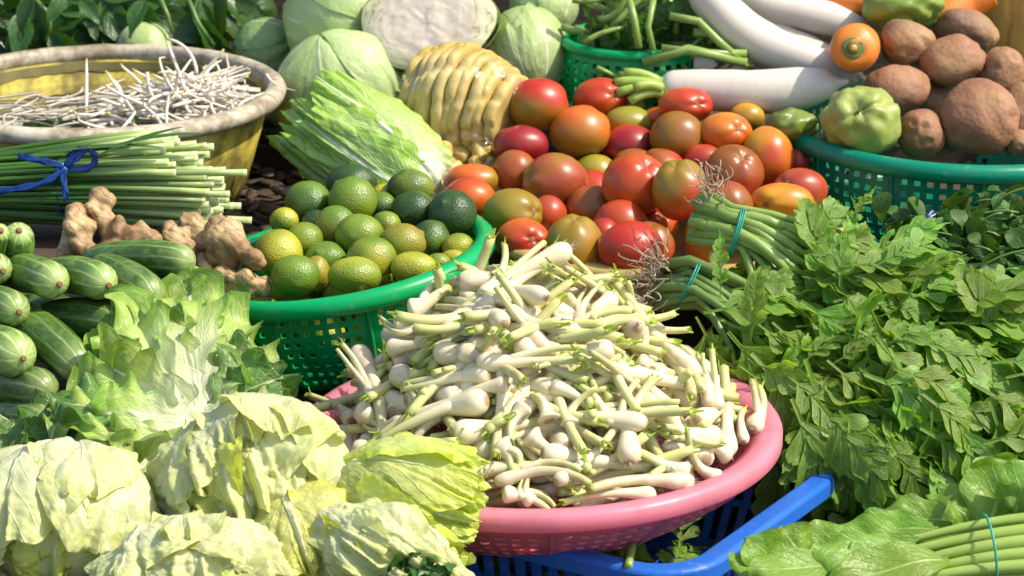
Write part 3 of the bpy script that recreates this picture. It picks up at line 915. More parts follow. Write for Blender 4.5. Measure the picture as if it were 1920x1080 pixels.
toms = mk('tomato', 'tomato', T, tdep, 'tomatoes heaped on the yellow tray', 1.10)
for it in toms:
    if it.get('pole') is None and it['seed'] % 3 == 0 and it['w'] > 85: it['pole'] = (RG.normal() * .5, RG.uniform(-.2, .7), .75); it['scar'] = 1
    if it.get('pole') is None and it['seed'] % 3: it['pole'] = (RG.normal() * .6, RG.normal() * .6, -abs(RG.normal()) - .2)
for k in range(16):   # the tomatoes inside the heap
    a = k * 2.4; q = 0.035 * math.sqrt(k)
    c = Vector((TRAYC.x + q * math.cos(a) * 1.1, TRAYC.y + 0.04 + q * math.sin(a) * .9, 0.268 + 0.05 * max(0, 1 - k / 9)))
    d = c.y * CC + (CAM_H - c.z) * SS
    toms.append(dict(name='tomato', cat='tomato', px=0, py=0, w=100, h=92, a=RED, b=BRN, d=d, c=c, r=0.029, seed=900 + k, group='tomatoes heaped on the yellow tray', label='red brown tomato buried deep inside the heap on the yellow tray'))
relax(toms, 60, 0.92)
b = NB('water_drop'); b.surf((0.9, 0.85, 0.75), 0.05, None, 0, None, 0.8); MAT['drop'] = b.mat
for it in toms:
    o = fruit('tomato', it, MAT['tomato'])
    if it.get('scar'):
        V, F, UV = lathe([(0.0002, 0.0012), (0.003, 0.001), (0.0055, 0.0), (0.0062, -0.002)], 9)
        V = np.array(V); V[:, :2] *= (1 + .3 * nz(V, 300)[:, None])
        pd = np.array(VIEW) @ it['R'][:, 2]
        p = Vector(it['R'][:, 2] * np.array([it['w'], it['h'], .5 * (it['w'] + it['h'])]) * .5 * mpp(it['d']) * 0.875)
        link('stem_scar', Geo().add(V, F, UV).mesh('stem_scar', MAT['scar']), o, frame(VIEW @ p, Vector(pd).orthogonal(), Vector(pd)))
    if it['px'] and it['w'] > 70:     # water droplets on the skin
        r = np.random.default_rng(it['seed'])
        wet = 26 if 'wet' in it['label'] or 'droplet' in it['label'] or 'shiny' in it['label'] else 7
        S, F, UV = sphere(5, 6)
        me = o.data; g = Geo()
        for _ in range(wet):
            v = me.vertices[r.integers(40, len(me.vertices) - 40)]
            if v.normal.dot(CAM_B) < 0.1: continue
            s = r.uniform(0.0006, 0.0014)
            Rm = np.array(v.normal.to_track_quat('Z', 'Y').to_matrix())
            g.add((S * [s, s, s * .5]) @ Rm.T + np.array(v.co), F)
        if g.n: prop(g.build('droplets', MAT['drop'], o), kind='stuff')

LG, LY, LD, LB, LV = (0.10, 0.18, 0.012), (0.34, 0.32, 0.02), (0.022, 0.058, 0.010), (0.24, 0.20, 0.02), (0.18, 0.23, 0.015)
L = [
    (578, 382, 82, 80, LD, LG, 'nearly black green lime with a bright patch, at the back left of the basket', {}),
    (660, 342, 88, 64, LD, LD, 'dark green lime at the very back top below the napa cabbage', {'dd': .02}),
    (661, 376, 84, 84, LV, LG, 'yellow green lime with a brown tip in the top row', {}),
    (770, 352, 80, 64, LV, LD, 'yellow lime with a dark speckled side, topmost at the right', {'dd': .01}),
    (775, 394, 78, 68, LD, LG, 'dull dark olive lime beside the largest dark green one', {}),
    (848, 401, 84, 84, LD, LD, 'largest dark green lime by the orange tomato', {}),
    (630, 424, 72, 72, LB, LG, 'brownish yellow speckled lime in the middle left', {}),
    (674, 441, 84, 74, LG, LV, 'smooth light green lime in the centre of the heap', {}),
    (716, 388, 54, 52, LG, LD, 'shaded green lime behind the centre, between two top ones', {'dd': .02}),
    (720, 366, 46, 40, LY, LG, 'small yellow lime peeping out at the back', {'dd': .03}),
    (724, 422, 52, 48, LV, LG, 'small light green lime half hidden right of the centre', {'dd': .015}),
    (571, 450, 64, 62, LV, LG, 'yellow green lime behind the smallest green ones at left', {}),
    (522, 476, 84, 86, LY, LV, 'yellow green lime beside the ginger', {}),
    (533, 414, 50, 46, LY, LG, 'yellow shaded lime below the nearly black one', {'dd': .02}),
    (592, 418, 48, 46, LD, LG, 'dark lime squeezed in the left middle row', {'dd': .02}),
    (611, 486, 76, 62, LG, LG, 'plain green lime in the front left, behind the rim row', {}),
    (554, 517, 84, 72, LG, LV, 'bumpy green lime in front, left by the rim', {}),
    (594, 512, 46, 60, LB, LY, 'orange brown lime behind the bumpy green one', {'dd': .02}),
    (665, 517, 92, 66, LY, LV, 'yellow lime in the front row against the rim', {}),
    (697, 485, 86, 78, LY, LG, 'bright yellow lime just above the front row', {}),
    (755, 456, 80, 68, LV, LB, 'wrinkled olive yellow lime right of the centre', {}),
    (807, 448, 68, 66, LD, LG, 'small dark green lime below the largest dark one', {}),
    (775, 502, 80, 56, LV, LY, 'yellow green lime at the front right behind the rim', {}),
    (860, 464, 56, 50, LY, LV, 'yellow lime at the right end of the basket', {}),
    (850, 484, 44, 30, LY, LY, 'low yellow lime under the one at the right end', {'dd': .01}),
    (822, 494, 44, 36, LG, LV, 'low green lime at the right by the rim', {'dd': .01}),
]


def ldep(px, py): return 3.135 - (py - 345) / 175 * 0.165


lims = mk('lime', 'lime', L, ldep, 'limes in the green basket', 1.10)
for k in range(20):
    a = k * 2.4; q = 0.027 * math.sqrt(k)
    c = Vector((LIMEC.x + q * math.cos(a), LIMEC.y + 0.01 + q * math.sin(a), LIMEC.z - 0.055 + 0.02 * max(0, 1 - k / 9)))
    d = c.y * CC + (CAM_H - c.z) * SS
    lims.append(dict(name='lime', cat='lime', px=0, py=0, w=80, h=78, a=LV, b=LY, d=d, c=c, r=0.0225, seed=1500 + k, group='limes in the green basket', label='yellow green lime down inside the green basket, seen only through the holes'))
relax(lims, 60, 0.92)
for it in lims: fruit('lime', it, MAT['lime'])

PB, PR, PD = (0.29, 0.165, 0.072), (0.26, 0.118, 0.055), (0.21, 0.118, 0.06)
Pp = [
    (1700, 83, 106, 90, PB, PD, 'brown potato directly right of the orange carrot end', {}),
    (1815, 58, 126, 74, PD, PB, 'elongated brown potato farthest back', {'rollz': -14, 'dd': .05}),
    (1786, 116, 128, 88, PR, PB, 'reddish potato with two deep eyes', {'rollz': 14}),
    (1876, 136, 90, 92, PR, PB, 'round pinkish potato at the right, behind the largest', {'dd': .02}),
    (1680, 171, 126, 100, PR, PD, 'shaded reddish potato above the light green chayote', {'dd': .01}),
    (1834, 222, 158, 142, PB, PR, 'largest potato, lumpy with a dark sunken spot', {'dd': -.02}),
    (1725, 250, 94, 92, PD, PR, 'smallest potato standing upright by the chayote', {'dd': -.01}),
    (1915, 215, 84, 120, PR, PB, 'potato cut off by the right edge, beside the largest', {'dd': .02}),
    (1915, 268, 60, 46, PB, PR, 'potato low at the right edge above the basket rim', {}),
    (1770, 268, 70, 50, PD, PD, 'dark potato between the smallest and the largest one', {'dd': .05}),
    (1745, 190, 80, 80, PD, PD, 'potato in shadow in the middle of the heap', {'dd': .08}),
    (1650, 250, 80, 70, PD, PD, 'potato hidden behind the chayote', {'dd': .07}),
]


def pdep(px, py): return 3.42 - (py - 60) / 200 * 0.14


pots = mk('potato', 'potato', Pp, pdep, 'potatoes in the dark green basket')
relax(pots, 40, 0.85)
for it in pots: fruit('potato', it, MAT['potato'], 28, 36)

CG, CY, CDK = (0.17, 0.24, 0.035), (0.28, 0.33, 0.075), (0.07, 0.11, 0.02)
Ch = [
    (1614, 229, 146, 132, CG, CY, 'light green chayote with deep creases facing the viewer', {'pole': (-0.12, 0.28, 0.95), 'd0': 3.25}),
    (1478, 236, 104, 62, CDK, CG, 'dark green wrinkled chayote below the lowest daikon', {'pole': (0.95, 0.0, 0.3), 'd0': 3.29}),
    (1548, 266, 90, 36, CDK, CG, 'dark chayote in shadow at the left rim of the potato basket', {'d0': 3.29}),
    (1690, 6, 152, 92, CG, CG, 'smooth light green chayote cut by the top edge above the carrot', {'pole': (0.3, -0.9, 0.3), 'd0': 3.46}),
]
chs = mk('chayote', 'chayote', Ch, lambda px, py: 3.3, 'chayotes among the potatoes')
for it in chs:
    it['d'] = it['d0']; it['c'] = P(it['px'], it['py'], it['d'])
    fruit('chayote', it, MAT['chayote'], 34, 44)

# ================================================================== ROOTS: daikon and carrots
def root_veg(name, label, cat, ctrl, pig, tipc, group=None, sides=18, dirt=0.3):
    """ctrl: (px, py, width px, depth) from the leaf end to the tip"""
    pts, rad = [], []
    n = 26
    c = np.array([list(P(x, y, d)) + [w * .5 * mpp(d)] for x, y, w, d in ctrl])
    tt = np.linspace(0, len(ctrl) - 1, n)
    for t_ in tt:   # Catmull-Rom
        i = min(int(t_), len(ctrl) - 2); f = t_ - i
        p0, p1, p2, p3 = c[max(i - 1, 0)], c[i], c[i + 1], c[min(i + 2, len(ctrl) - 1)]
        q = 0.5 * ((2 * p1) + (-p0 + p2) * f + (2 * p0 - 5 * p1 + 4 * p2 - p3) * f * f + (-p0 + 3 * p1 - 3 * p2 + p3) * f ** 3)
        pts.append(Vector(q[:3])); rad.append(max(q[3], 0.0006))
    base = pts[0].copy()
    V, F, UV = tube([p - base for p in pts], rad, sides)
    V = np.array(V); V *= 1 + 0.0 * V
    u = np.array(UV)[:, 0]
    nn = nz(V, 18, (len(label), 0, 0))
    V = V + 0.0012 * nz(V, 40, (3, len(label), 1))[:, None]
    m = smooth01((0.12 - u) / 0.12 + 0.3 * nn)[:, None]
    col = np.array(pig)[None] * (1 - m) + np.array(tipc)[None] * m
    o = Geo().add(V, F, UV, col).build(name, MAT['plainveg']); o.location = base
    return prop(o, label, cat, group)


WH, WG = (0.58, 0.53, 0.45), (0.52, 0.52, 0.36)
GD = 'white daikon radishes above the tomatoes'
dk = root_veg('daikon', 'lowest white daikon lying across above the tomatoes, its tip to the right', 'daikon',
              [(1234, 163, 30, 3.37), (1256, 166, 66, 3.37), (1320, 168, 76, 3.36), (1420, 172, 84, 3.35), (1500, 166, 80, 3.35), (1550, 158, 58, 3.35), (1572, 155, 24, 3.35), (1590, 154, 10, 3.35)], WH, WG, GD)
root_veg('daikon', 'bent white daikon running down from the top edge to the carrot', 'daikon',
         [(1304, -60, 60, 3.43), (1330, -5, 78, 3.43), (1385, 52, 82, 3.43), (1450, 90, 78, 3.43), (1530, 122, 66, 3.42), (1590, 150, 40, 3.42), (1600, 160, 10, 3.42)], WH, WG, GD)
root_veg('daikon', 'topmost white daikon pointing at the light green chayote', 'daikon',
         [(1350, -40, 66, 3.50), (1420, -2, 74, 3.50), (1500, 22, 72, 3.50), (1570, 40, 60, 3.49), (1625, 52, 30, 3.49), (1645, 60, 10, 3.49)], WH, WG, GD)
root_veg('daikon', 'thin white daikon hidden between the two upper ones', 'daikon',
         [(1400, 40, 40, 3.50), (1470, 72, 50, 3.50), (1530, 95, 46, 3.49), (1590, 128, 30, 3.48), (1620, 150, 10, 3.48)], WH, WG, GD)
root_veg('daikon', 'small white daikon end peeping out below the bent one', 'daikon',
         [(1300, 122, 30, 3.45), (1330, 122, 40, 3.45), (1370, 126, 34, 3.45), (1400, 130, 12, 3.45)], WH, WG, GD)
# cut leaf stalks on the lowest daikon
for k, (dx, dy, l) in enumerate(((-6, -14, 70), (-4, -2, 88), (-6, 10, 84), (-2, 20, 60), (-8, 4, 50))):
    a = P(1240, 163 + dy * .5, 3.365 - .004 * k); e = P(1240 - l, 158 + dy * 1.6, 3.36 - .006 * k)
    V, F, UV = tube([p - dk.location for p in arc(a, e, (0, 0, .004), 6)], np.linspace(.0065, .0055, 6), 8)
    Geo().add(V, F, UV).build('leaf_stalk', MAT['palestalk'], dk)

CO = (0.70, 0.20, 0.02)
GC = 'carrots beside the potatoes'
ca = root_veg('carrot', 'orange carrot with its round cut crown facing the viewer', 'carrot',
              [(1601, 89, 10, 3.292), (1601, 89, 54, 3.293), (1601, 90, 84, 3.302), (1602, 90, 92, 3.33), (1606, 88, 88, 3.38), (1610, 84, 70, 3.45), (1612, 80, 30, 3.51)], CO, CO, GC, 26)
ax = (P(1602, 84, 3.5) - P(1601, 89, 3.29)).normalized()
for nm, rr, zz, mt in (('crown_ring', 0.0128, 0.0015, 'darkstalk'), ('crown_core', 0.0078, 0.004, 'scar'), ('crown_heart', 0.0042, 0.0062, 'bean')):
    V, F, UV = lathe([(rr, -.006), (rr, zz * .6), (rr * .85, zz), (0.0003, zz * .9)], 18)
    V = np.array(V); V *= 1 + .12 * nz(V, 200)[:, None]
    Geo().add(V, F, UV).build(nm, MAT[mt], ca).matrix_basis = frame(P(1600, 90, 3.292) - ca.location, (1, 0, 0), -ax)
root_veg('carrot', 'orange carrot at the top edge above the carrot crown', 'carrot', [(1540, -16, 40, 3.52), (1580, 0, 46, 3.51), (1625, 6, 40, 3.5), (1650, 14, 10, 3.5)], CO, CO, GC)
root_veg('carrot', 'thick orange carrot right of the smooth chayote at the top edge', 'carrot', [(1850, -20, 70, 3.5), (1815, 4, 66, 3.5), (1770, 26, 50, 3.49), (1730, 44, 12, 3.49)], CO, CO, GC)
root_veg('carrot', 'orange carrot end between the chayote and the first potato', 'carrot', [(1600, 20, 30, 3.53), (1640, 30, 40, 3.52), (1680, 40, 34, 3.52), (1700, 50, 10, 3.52)], CO, CO, GC)


# ================================================================== CUCUMBERS
def cucumber(label, near, far, w, tint=1.0, scar=True, bow=0.006):
    (x0, y0, d0), (x1, y1, d1) = near, far
    a, e = P(x1, y1, d1), P(x0, y0, d0)          # u = 1 at the near (blossom) end
    L_ = (e - a).length
    R_ = w * .5 * mpp(d0)
    n, m = 24, 30
    base = (a + e) / 2
    V, F, UV = tube(arc(a - base, e - base, (0, 0, bow), n), [1.0] * n, m, False)
    V = np.array(V).reshape(n, m, 3)
    t_ = np.linspace(0, 1, n); ends = R_ / L_
    tt = np.where(t_ < .5, t_, 1 - t_) / min(ends * 1.15, .5)
    rad = R_ * np.sqrt(np.clip(1 - np.clip(1 - tt, 0, 1) ** 2.3, 0.0006, 1)) * (0.93 + 0.07 * np.sin(PI * t_))
    # denser rings at the round ends
    s = 0.5 - 0.5 * np.cos(PI * t_)
    s = 0.35 * t_ + 0.65 * s
    cen = np.array([list(p) for p in arc(a - base, e - base, (0, 0, bow), 60)])
    cs = np.stack([np.interp(s, np.linspace(0, 1, 60), cen[:, k]) for k in range(3)], -1)
    tt = np.where(s < .5, s, 1 - s) / min(ends * 1.15, .5)
    rad = R_ * np.sqrt(np.clip(1 - np.clip(1 - tt, 0, 1) ** 2.3, 0.0004, 1)) * (0.93 + 0.07 * np.sin(PI * s))
    c0 = V.mean(axis=1, keepdims=True)
    V = cs[:, None, :] + (V - c0) * rad[:, None, None]
    UV = np.array(UV).reshape(n, m, 2); UV[..., 0] = s[:, None]
    V = V.reshape(-1, 3)
    V = V + (V - np.repeat(cs, m, 0)) * (0.05 * nz(V, 30, (x0, y0, 0)))[:, None]
    # close seam: duplicate column is not needed, the stripes repeat round the fruit
    o = Geo().add(V, gridfaces(n, m, True), UV.reshape(-1, 2)).build('cucumber', MAT['cucumber'])
    o.location = base; o.color = (tint, tint, tint * .95, 1)
    prop(o, label, 'cucumber', 'striped cucumbers piled at the left')
    if scar:
        ax = (e - a).normalized()
        V, F, UV = lathe([(0.0035, -.001), (0.003, .0012), (0.0016, .0018), (0.0002, .001)], 8)
        Geo().add(V, F, UV).build('blossom_scar', MAT['scar'], o).matrix_basis = frame(e - base + ax * 0.0002 + Vector((0, 0, 0)), ax.orthogonal(), ax)
    return o


for a in (
    ('upright light cucumber at the left edge above the others', (36, 432, 2.86), (34, 500, 2.90), 60, 1.15, True),
    ('light cucumber end cut by the left edge, next to the upright one', (2, 432, 2.84), (-10, 490, 2.88), 40, 1.2, True),
    ('cucumber end at the left edge below the upright ones', (6, 508, 2.83), (-50, 520, 2.90), 62, 1.0, True),
    ('cucumber with pale rounded end and brown scar, leftmost of the middle row', (112, 533, 2.80), (8, 515, 2.91), 74, 1.1, True),
    ('pale ended cucumber with brown scar in the middle of the row', (204, 535, 2.80), (92, 520, 2.91), 74, 1.1, True),
    ('dark cucumber sloping down to the right beside the pale ended ones', (294, 565, 2.80), (180, 505, 2.88), 76, 0.75, False),
    ('large cucumber lying on top of the pile below the ginger', (362, 492, 2.86), (160, 496, 2.93), 70, 0.85, False),
    ('short pale cucumber behind the lettuce below the large top one', (374, 526, 2.86), (320, 522, 2.93), 40, 1.25, False),
    ('pale cucumber end just above the frilly lettuce', (352, 562, 2.84), (286, 556, 2.91), 58, 1.2, False),
    ('cucumber by the green basket, mostly hidden by lettuce', (408, 585, 2.85), (310, 546, 2.92), 62, 1.1, False),
    ('dark spotted cucumber at the left edge above the streaked one', (36, 585, 2.79), (-50, 575, 2.90), 72, 0.9, True),
    ('wide dark cucumber behind the streaked one', (236, 612, 2.82), (70, 608, 2.88), 84, 0.72, False),
    ('glossy streaked cucumber lying diagonally, left of the lettuce', (158, 698, 2.755), (22, 592, 2.86), 84, 0.82, False),
    ('pale cucumber end with scar at the left edge', (44, 672, 2.74), (-70, 655, 2.86), 94, 1.15, True),
    ('dark cucumber at the bottom left under the pale end', (98, 735, 2.745), (-60, 728, 2.84), 82, 0.68, False),
    ('small pale cucumber peeking out right of the lettuce top', (436, 632, 2.86), (370, 600, 2.94), 64, 1.15, False),
    ('cucumber fragment between the streaked and the wide dark one', (204, 664, 2.81), (120, 664, 2.87), 40, 0.95, False),
    ('lowest cucumber in the corner above the dark lettuce leaves', (92, 788, 2.73), (-60, 792, 2.83), 62, 0.7, False),
):
    cucumber(*a)
for px, py, d in ((120, 590, 2.92), (230, 560, 2.93), (300, 600, 2.93), (60, 640, 2.92), (160, 730, 2.88), (250, 680, 2.90), (340, 640, 2.94), (40, 560, 2.95), (140, 800, 2.86), (210, 760, 2.86)):
    cucumber('dark cucumber buried under the others at the bottom of the pile', (px + 70, py, d), (px - 80, py + 4, d + .03), 74, 0.7, False)


# ================================================================== GINGER
def ginger(label, lumps, seed):
    """lumps: (px, py, radius px, depth); blended into one knobbly root"""
    base = P(lumps[0][0], lumps[0][1], lumps[0][3])
    g = Geo()
    prev = None
    for k, (x, y, r, d) in enumerate(lumps):
        S, F, UV = sphere(14, 18)
        c = P(x, y, d) - base
        V = S * (1 + .14 * nz(S, 1.6, (seed, k, 0)))[:, None] * r * mpp(d) + np.array(c)
        g.add(V, F, UV)
        for q in range(3):
            dv = Vector(np.random.default_rng(seed * 100 + k * 9 + q).normal(size=3)).normalized()
            rk = r * mpp(d) * (.30 + .22 * q / 2)
            g.add(S * rk + np.array(c + dv * r * mpp(d) * .92), F, UV)
    o = g.build('ginger', MAT['ginger']); o.location = base
    m = o.modifiers.new('join', 'REMESH'); m.mode = 'VOXEL'; m.voxel_size = 0.0022; m.use_smooth_shade = True
    m = o.modifiers.new('soften', 'SMOOTH'); m.iterations = 5; m.factor = .5
    tex = bpy.data.textures.new('knobs', 'CLOUDS'); tex.noise_scale = 0.012
    m = o.modifiers.new('knobs', 'DISPLACE'); m.texture = tex; m.strength = 0.004; m.mid_level = .5
    return prop(o, label, 'ginger', 'ginger roots beside the limes')


ginger('upright pale ginger finger in front of the blue ribbon', [(141, 400, 20, 2.95), (144, 425, 26, 2.945), (165, 425, 18, 2.95), (150, 452, 24, 2.945), (166, 474, 20, 2.94), (178, 486, 18, 2.94), (130, 470, 24, 2.96), (134, 440, 18, 2.96), (120, 492, 20, 2.95), (150, 498, 20, 2.95)], 1)
ginger('branched brown ginger with a round yellow knob on top', [(186, 370, 21, 2.975), (202, 376, 17, 2.97), (180, 396, 21, 2.97), (196, 416, 23, 2.965), (215, 438, 28, 2.96), (222, 418, 14, 2.95), (240, 450, 26, 2.955), (262, 440, 22, 2.955), (284, 452, 22, 2.95), (205, 468, 22, 2.95)], 2)
ginger('short pale ginger piece lying behind the top cucumber', [(316, 428, 15, 2.985), (322, 446, 20, 2.975), (340, 442, 18, 2.98), (336, 464, 20, 2.97), (356, 466, 15, 2.97)], 3)
ginger('blocky brown ginger chunk next to the large knobbly root', [(362, 420, 22, 3.005), (372, 438, 26, 3.0), (350, 424, 18, 3.0), (378, 462, 22, 2.995)], 4)
ginger('largest knobbly ginger root, pale tip touching the limes', [(408, 424, 22, 2.975), (430, 432, 26, 2.965), (412, 452, 30, 2.96), (440, 452, 24, 2.955), (452, 470, 22, 2.95), (474, 484, 21, 2.945), (482, 492, 15, 2.945), (430, 486, 24, 2.96), (404, 480, 22, 2.965)], 5)
ginger('small dark ginger finger below the largest root', [(382, 498, 17, 2.965), (384, 516, 18, 2.96), (376, 484, 13, 2.97), (392, 530, 15, 2.955)], 6)
ginger('low ginger root at the rim with a small pale bud', [(420, 520, 22, 2.955), (440, 530, 24, 2.955), (424, 500, 20, 2.965), (470, 534, 22, 2.955), (458, 522, 18, 2.945), (462, 516, 13, 2.94), (494, 540, 18, 2.96)], 7)


# ================================================================== CHIVE BUNDLE
t = thing('chive_bundle', 'thick bundle of green chive stems with cut ends, tied with blue ribbon', 'chives', P(150, 345, 3.08))
base = t.location.copy()
rr = np.random.default_rng(5)
cells = []
for iy in range(20):
    for iz in range(12):
        cells.append((iy + .5 * (iz % 2), iz))
me_cache = []
for k in range(8):
    pts = []
    L_ = 0.36
    for q in np.linspace(0, 1, 9):
        pts.append(Vector((q * L_, 0.003 * math.sin(q * 3 + k) * q, 0.004 * math.sin(q * 2.2 + k * 1.7))))
    V, F, UV = tube(pts, np.linspace(.0028, .0040, 9), 6)
    me_cache.append(Geo().add(V, F, UV).mesh('stem', MAT['chive']))
for n_, (iy, iz) in enumerate(cells):
    fy = (iy - 9.75) / 10.2            # vertical place in the bundle
    fz = (iz - 5.5) / 6               # depth place
    if fy * fy + fz * fz > 1.12: continue
    tipx = 312 + 95 * (fy * .5 + .5) + rr.normal() * 34
    a = P(-85, 350 + fy * 52 + rr.normal() * 4, 3.085 + fz * .040)
    e = P(tipx, 340 + fy * 84 + rr.normal() * 5, 3.075 + fz * .046 + rr.normal() * .003)
    s = (e - a).length / 0.36
    m_ = frame(a - base, e - a, (0, rr.normal() * .6, 1)) @ Matrix.Diagonal((s, rr.uniform(.8, 1.2), rr.uniform(.8, 1.2), 1))
    link('stem', me_cache[n_ % 8], t, m_)
prof_c = lambda q: max(0.06, math.sin(PI * min(1, q * .9 + .08)) ** .6)
for (x0, y0), (x1, y1), d in (((170, 300), (330, 225), 3.03), ((210, 275), (372, 236), 3.04), ((60, 290), (290, 255), 3.03)):
    a, e = P(x0, y0, d), P(x1, y1, d - .02)
    V, F, UV = leaf((e - a).length * 1.05, 0.008, prof_c, 12, 4, 0.25, 0.4, seed=x0)
    link('leaf', Geo().add(V, F, UV).mesh('leaf', MAT['chive_leaf']), t, frame(a - base, e - a, (0, -.3, 1)))


def strap(pts, w, up, mat, name, parent):
    V, UV = [], []
    n = len(pts)
    for i, p in enumerate(pts):
        tg = (pts[min(i + 1, n - 1)] - pts[max(i - 1, 0)]).normalized()
        s = tg.cross(Vector(up)).normalized() * w * .5 * (1 + .25 * math.sin(i * 1.7))
        for q in (-1, -.3, .4, 1):
            V.append(p + s * q + Vector((0, -.0012, .0008)) * math.cos(q * 3 + i)); UV.append((i / n, q))
    o = Geo().add([tuple(v) for v in V], gridfaces(n, 4), UV).build(name, mat, parent)
    solidify(o, 0.0006)
    return o


def wind(c, ax, ru, rv, n=28, a0=0, a1=2 * PI):
    """loop round a bundle: centre c, axis ax, half height ru, half depth rv"""
    ax = Vector(ax).normalized(); u = (Vector((0, 0, 1)) - ax * ax.z).normalized(); v = ax.cross(u)
    return [Vector(c) + u * ru * math.cos(a0 + (a1 - a0) * k / n) + v * rv * math.sin(a0 + (a1 - a0) * k / n) for k in range(n + 1)]


cb = P(122, 346, 3.083) - base
tie = strap(wind(cb, (1, 0, .05), .040, .046, 30), .0075, (1, 0, 0), MAT['ribbon'], 'tie', t)
kn = P(122, 312, 3.03) - base
for pts in ([(122, 312), (140, 290), (160, 278), (178, 288), (180, 305), (160, 318), (124, 313)], [(122, 312), (90, 304), (60, 298), (34, 292)], [(122, 312), (100, 335), (60, 350), (0, 358), (-30, 360)], [(122, 312), (118, 335), (122, 360), (126, 376)], [(122, 312), (140, 300), (158, 284), (148, 276), (128, 296)]):
    pv = [P(x, y, 3.026 - .003 * math.sin(k)) - base for k, (x, y) in enumerate(pts)]
    fine = []
    for i in range(len(pv) - 1):
        for q in (0, .25, .5, .75): fine.append(pv[i].lerp(pv[i + 1], q))
    fine.append(pv[-1])
    for _ in range(3): fine = [fine[0]] + [(fine[i - 1] + fine[i] * 2 + fine[i + 1]) / 4 for i in range(1, len(fine) - 1)] + [fine[-1]]
    strap(fine, .0065, CAM_B, MAT['ribbon'], 'ribbon_end', tie)


# ================================================================== BEAN SPROUTS
def sprout_me(k):
    r = np.random.default_rng(k)
    L_ = r.uniform(.050, .075)
    pts = []
    bend = r.uniform(-1.7, 1.7); b2 = r.uniform(-.3, .3)
    x = y = z = 0; a = 0
    for i in range(10):
        pts.append(Vector((x, y, z))); a += bend / 10 + (1.2 if i == 8 else 0) * r.uniform(-1, 1)
        x += L_ / 10 * math.cos(a); y += L_ / 10 * math.sin(a); z += L_ / 10 * b2 * .5
    rad = np.array([.0022, .0023, .0023, .0022, .0021, .0021, .0020, .0018, .0016, .0013]) * r.uniform(.72, .95)
    V, F, UV = tube(pts, rad, 7)
    return Geo().add(V, F, UV).mesh('bean_sprout', MAT['sprout'])


SPM = [sprout_me(k) for k in range(12)]
S, F, UV = sphere(7, 8)
BEAN = Geo().add(S * [.0038, .0026, .0026], F, UV).mesh('bean_head', MAT['bean'])
SPL = 'thin white bean sprout in the heap at the right side of the yellow basin'
SG = 'white bean sprouts heaped in the yellow basin'


def sprout_surface(px, py):
    # heap rising to the right of the basin
    q = max(0, 1 - ((px - 365) / 170) ** 2) * max(0, min(1, (250 - py) / 60))
    return q


def add_sprout(pos, dr, up, k, label=SPL, group=SG):
    o = link('bean_sprout', SPM[k % 12], None, frame(pos, dr, up, RG.uniform(.85, 1.15)))
    prop(o, label, 'bean sprout', group)
    if k % 4 == 0:
        link('bean_head', BEAN, o, Matrix.Translation((-.002, 0, 0)))
    return o


hx, hy = BASC.x + 0.115, BASC.y - 0.01
cnt = 0
for k in range(900):
    if cnt >= 240: break
    x = hx + RG.normal() * .052; y = hy + RG.normal() * .055
    if math.hypot(x - BASC.x, y - BASC.y) > .178: continue
    q = math.hypot((x - hx) / .085, (y - hy) / .1)
    top = WZ + 0.004 + 0.052 * math.exp(-q * q * 1.1)
    z = WZ + (top - WZ) * RG.uniform(.25, 1.0) ** .5
    a = RG.uniform(0, 2 * PI)
    dr = Vector((math.cos(a), math.sin(a), RG.normal() * .22))
    if cnt % 16 == 0: dr.z = RG.uniform(.5, 1.0)
    add_sprout((x - dr.x * .02, y - dr.y * .02, z), dr, (RG.normal() * .5, RG.normal() * .5, 1), cnt); cnt += 1
for (x0, y0), (x1, y1), lab in (((369, 45), (369, 138), 'single white bean sprout standing upright out of the heap in the basin'), ((262, 228), (276, 135), 'white bean sprout leaning upright at the front of the heap in the basin'), ((365, 218), (448, 160), 'long white bean sprout sloping up at the right front of the heap'), ((495, 170), (500, 138), 'white bean sprout sticking up against the right inside of the basin')):
    d = 3.36 if x0 < 480 else 3.34
    a, e = P(x1, y1, d), P(x0, y0, d)
    o = add_sprout(a, e - a, CAM_B, 1, lab, None); o.matrix_basis = frame(a, e - a, CAM_B) @ Matrix.Diagonal(((e - a).length / .053, 1, 1, 1))
# soaked tangle under water at the left
g = Geo()
for k in range(420):
    a = RG.uniform(0, 2 * PI); q = .165 * math.sqrt(RG.uniform(0, 1))
    x, y = BASC.x + q * math.cos(a), BASC.y + q * math.sin(a) * .95
    z = WZ + RG.uniform(-.012, .004)
    an = RG.normal() * .55
    l = RG.uniform(.04, .07)
    p0 = Vector((x - l / 2 * math.cos(an), y - l / 2 * math.sin(an), z)); p1 = Vector((x + l / 2 * math.cos(an), y + l / 2 * math.sin(an), z + RG.normal() * .004))
    if math.hypot(p1.x - BASC.x, p1.y - BASC.y) > .178 or math.hypot(p0.x - BASC.x, p0.y - BASC.y) > .178: continue
    V, F, UV = tube(arc(p0, p1, (RG.normal() * .004, RG.normal() * .004, RG.normal() * .002), 6), [.0012, .0015, .0015, .0014, .0011, .0006], 5, False)
    g.add(V, F, UV)
prop(g.build('soaked_sprouts', MAT['sprout_dull']), 'dull tangle of soaked bean sprouts floating at the left of the basin', 'bean sprouts', kind='stuff')

# ================================================================== CABBAGES
def vdir(v): return (VIEW @ Vector(v)).normalized()


def polar_frame(c, base_dir):
    """local Z towards the butt of the head, local X as near as possible towards the viewer"""
    z = vdir(base_dir)
    x = CAM_B - z * CAM_B.dot(z)
    if x.length < 1e-3: x = CAM_U - z * CAM_U.dot(z)
    x.normalize(); y = z.cross(x)
    return Matrix.Translation(c) @ Matrix((x, y, z)).transposed().to_4x4()


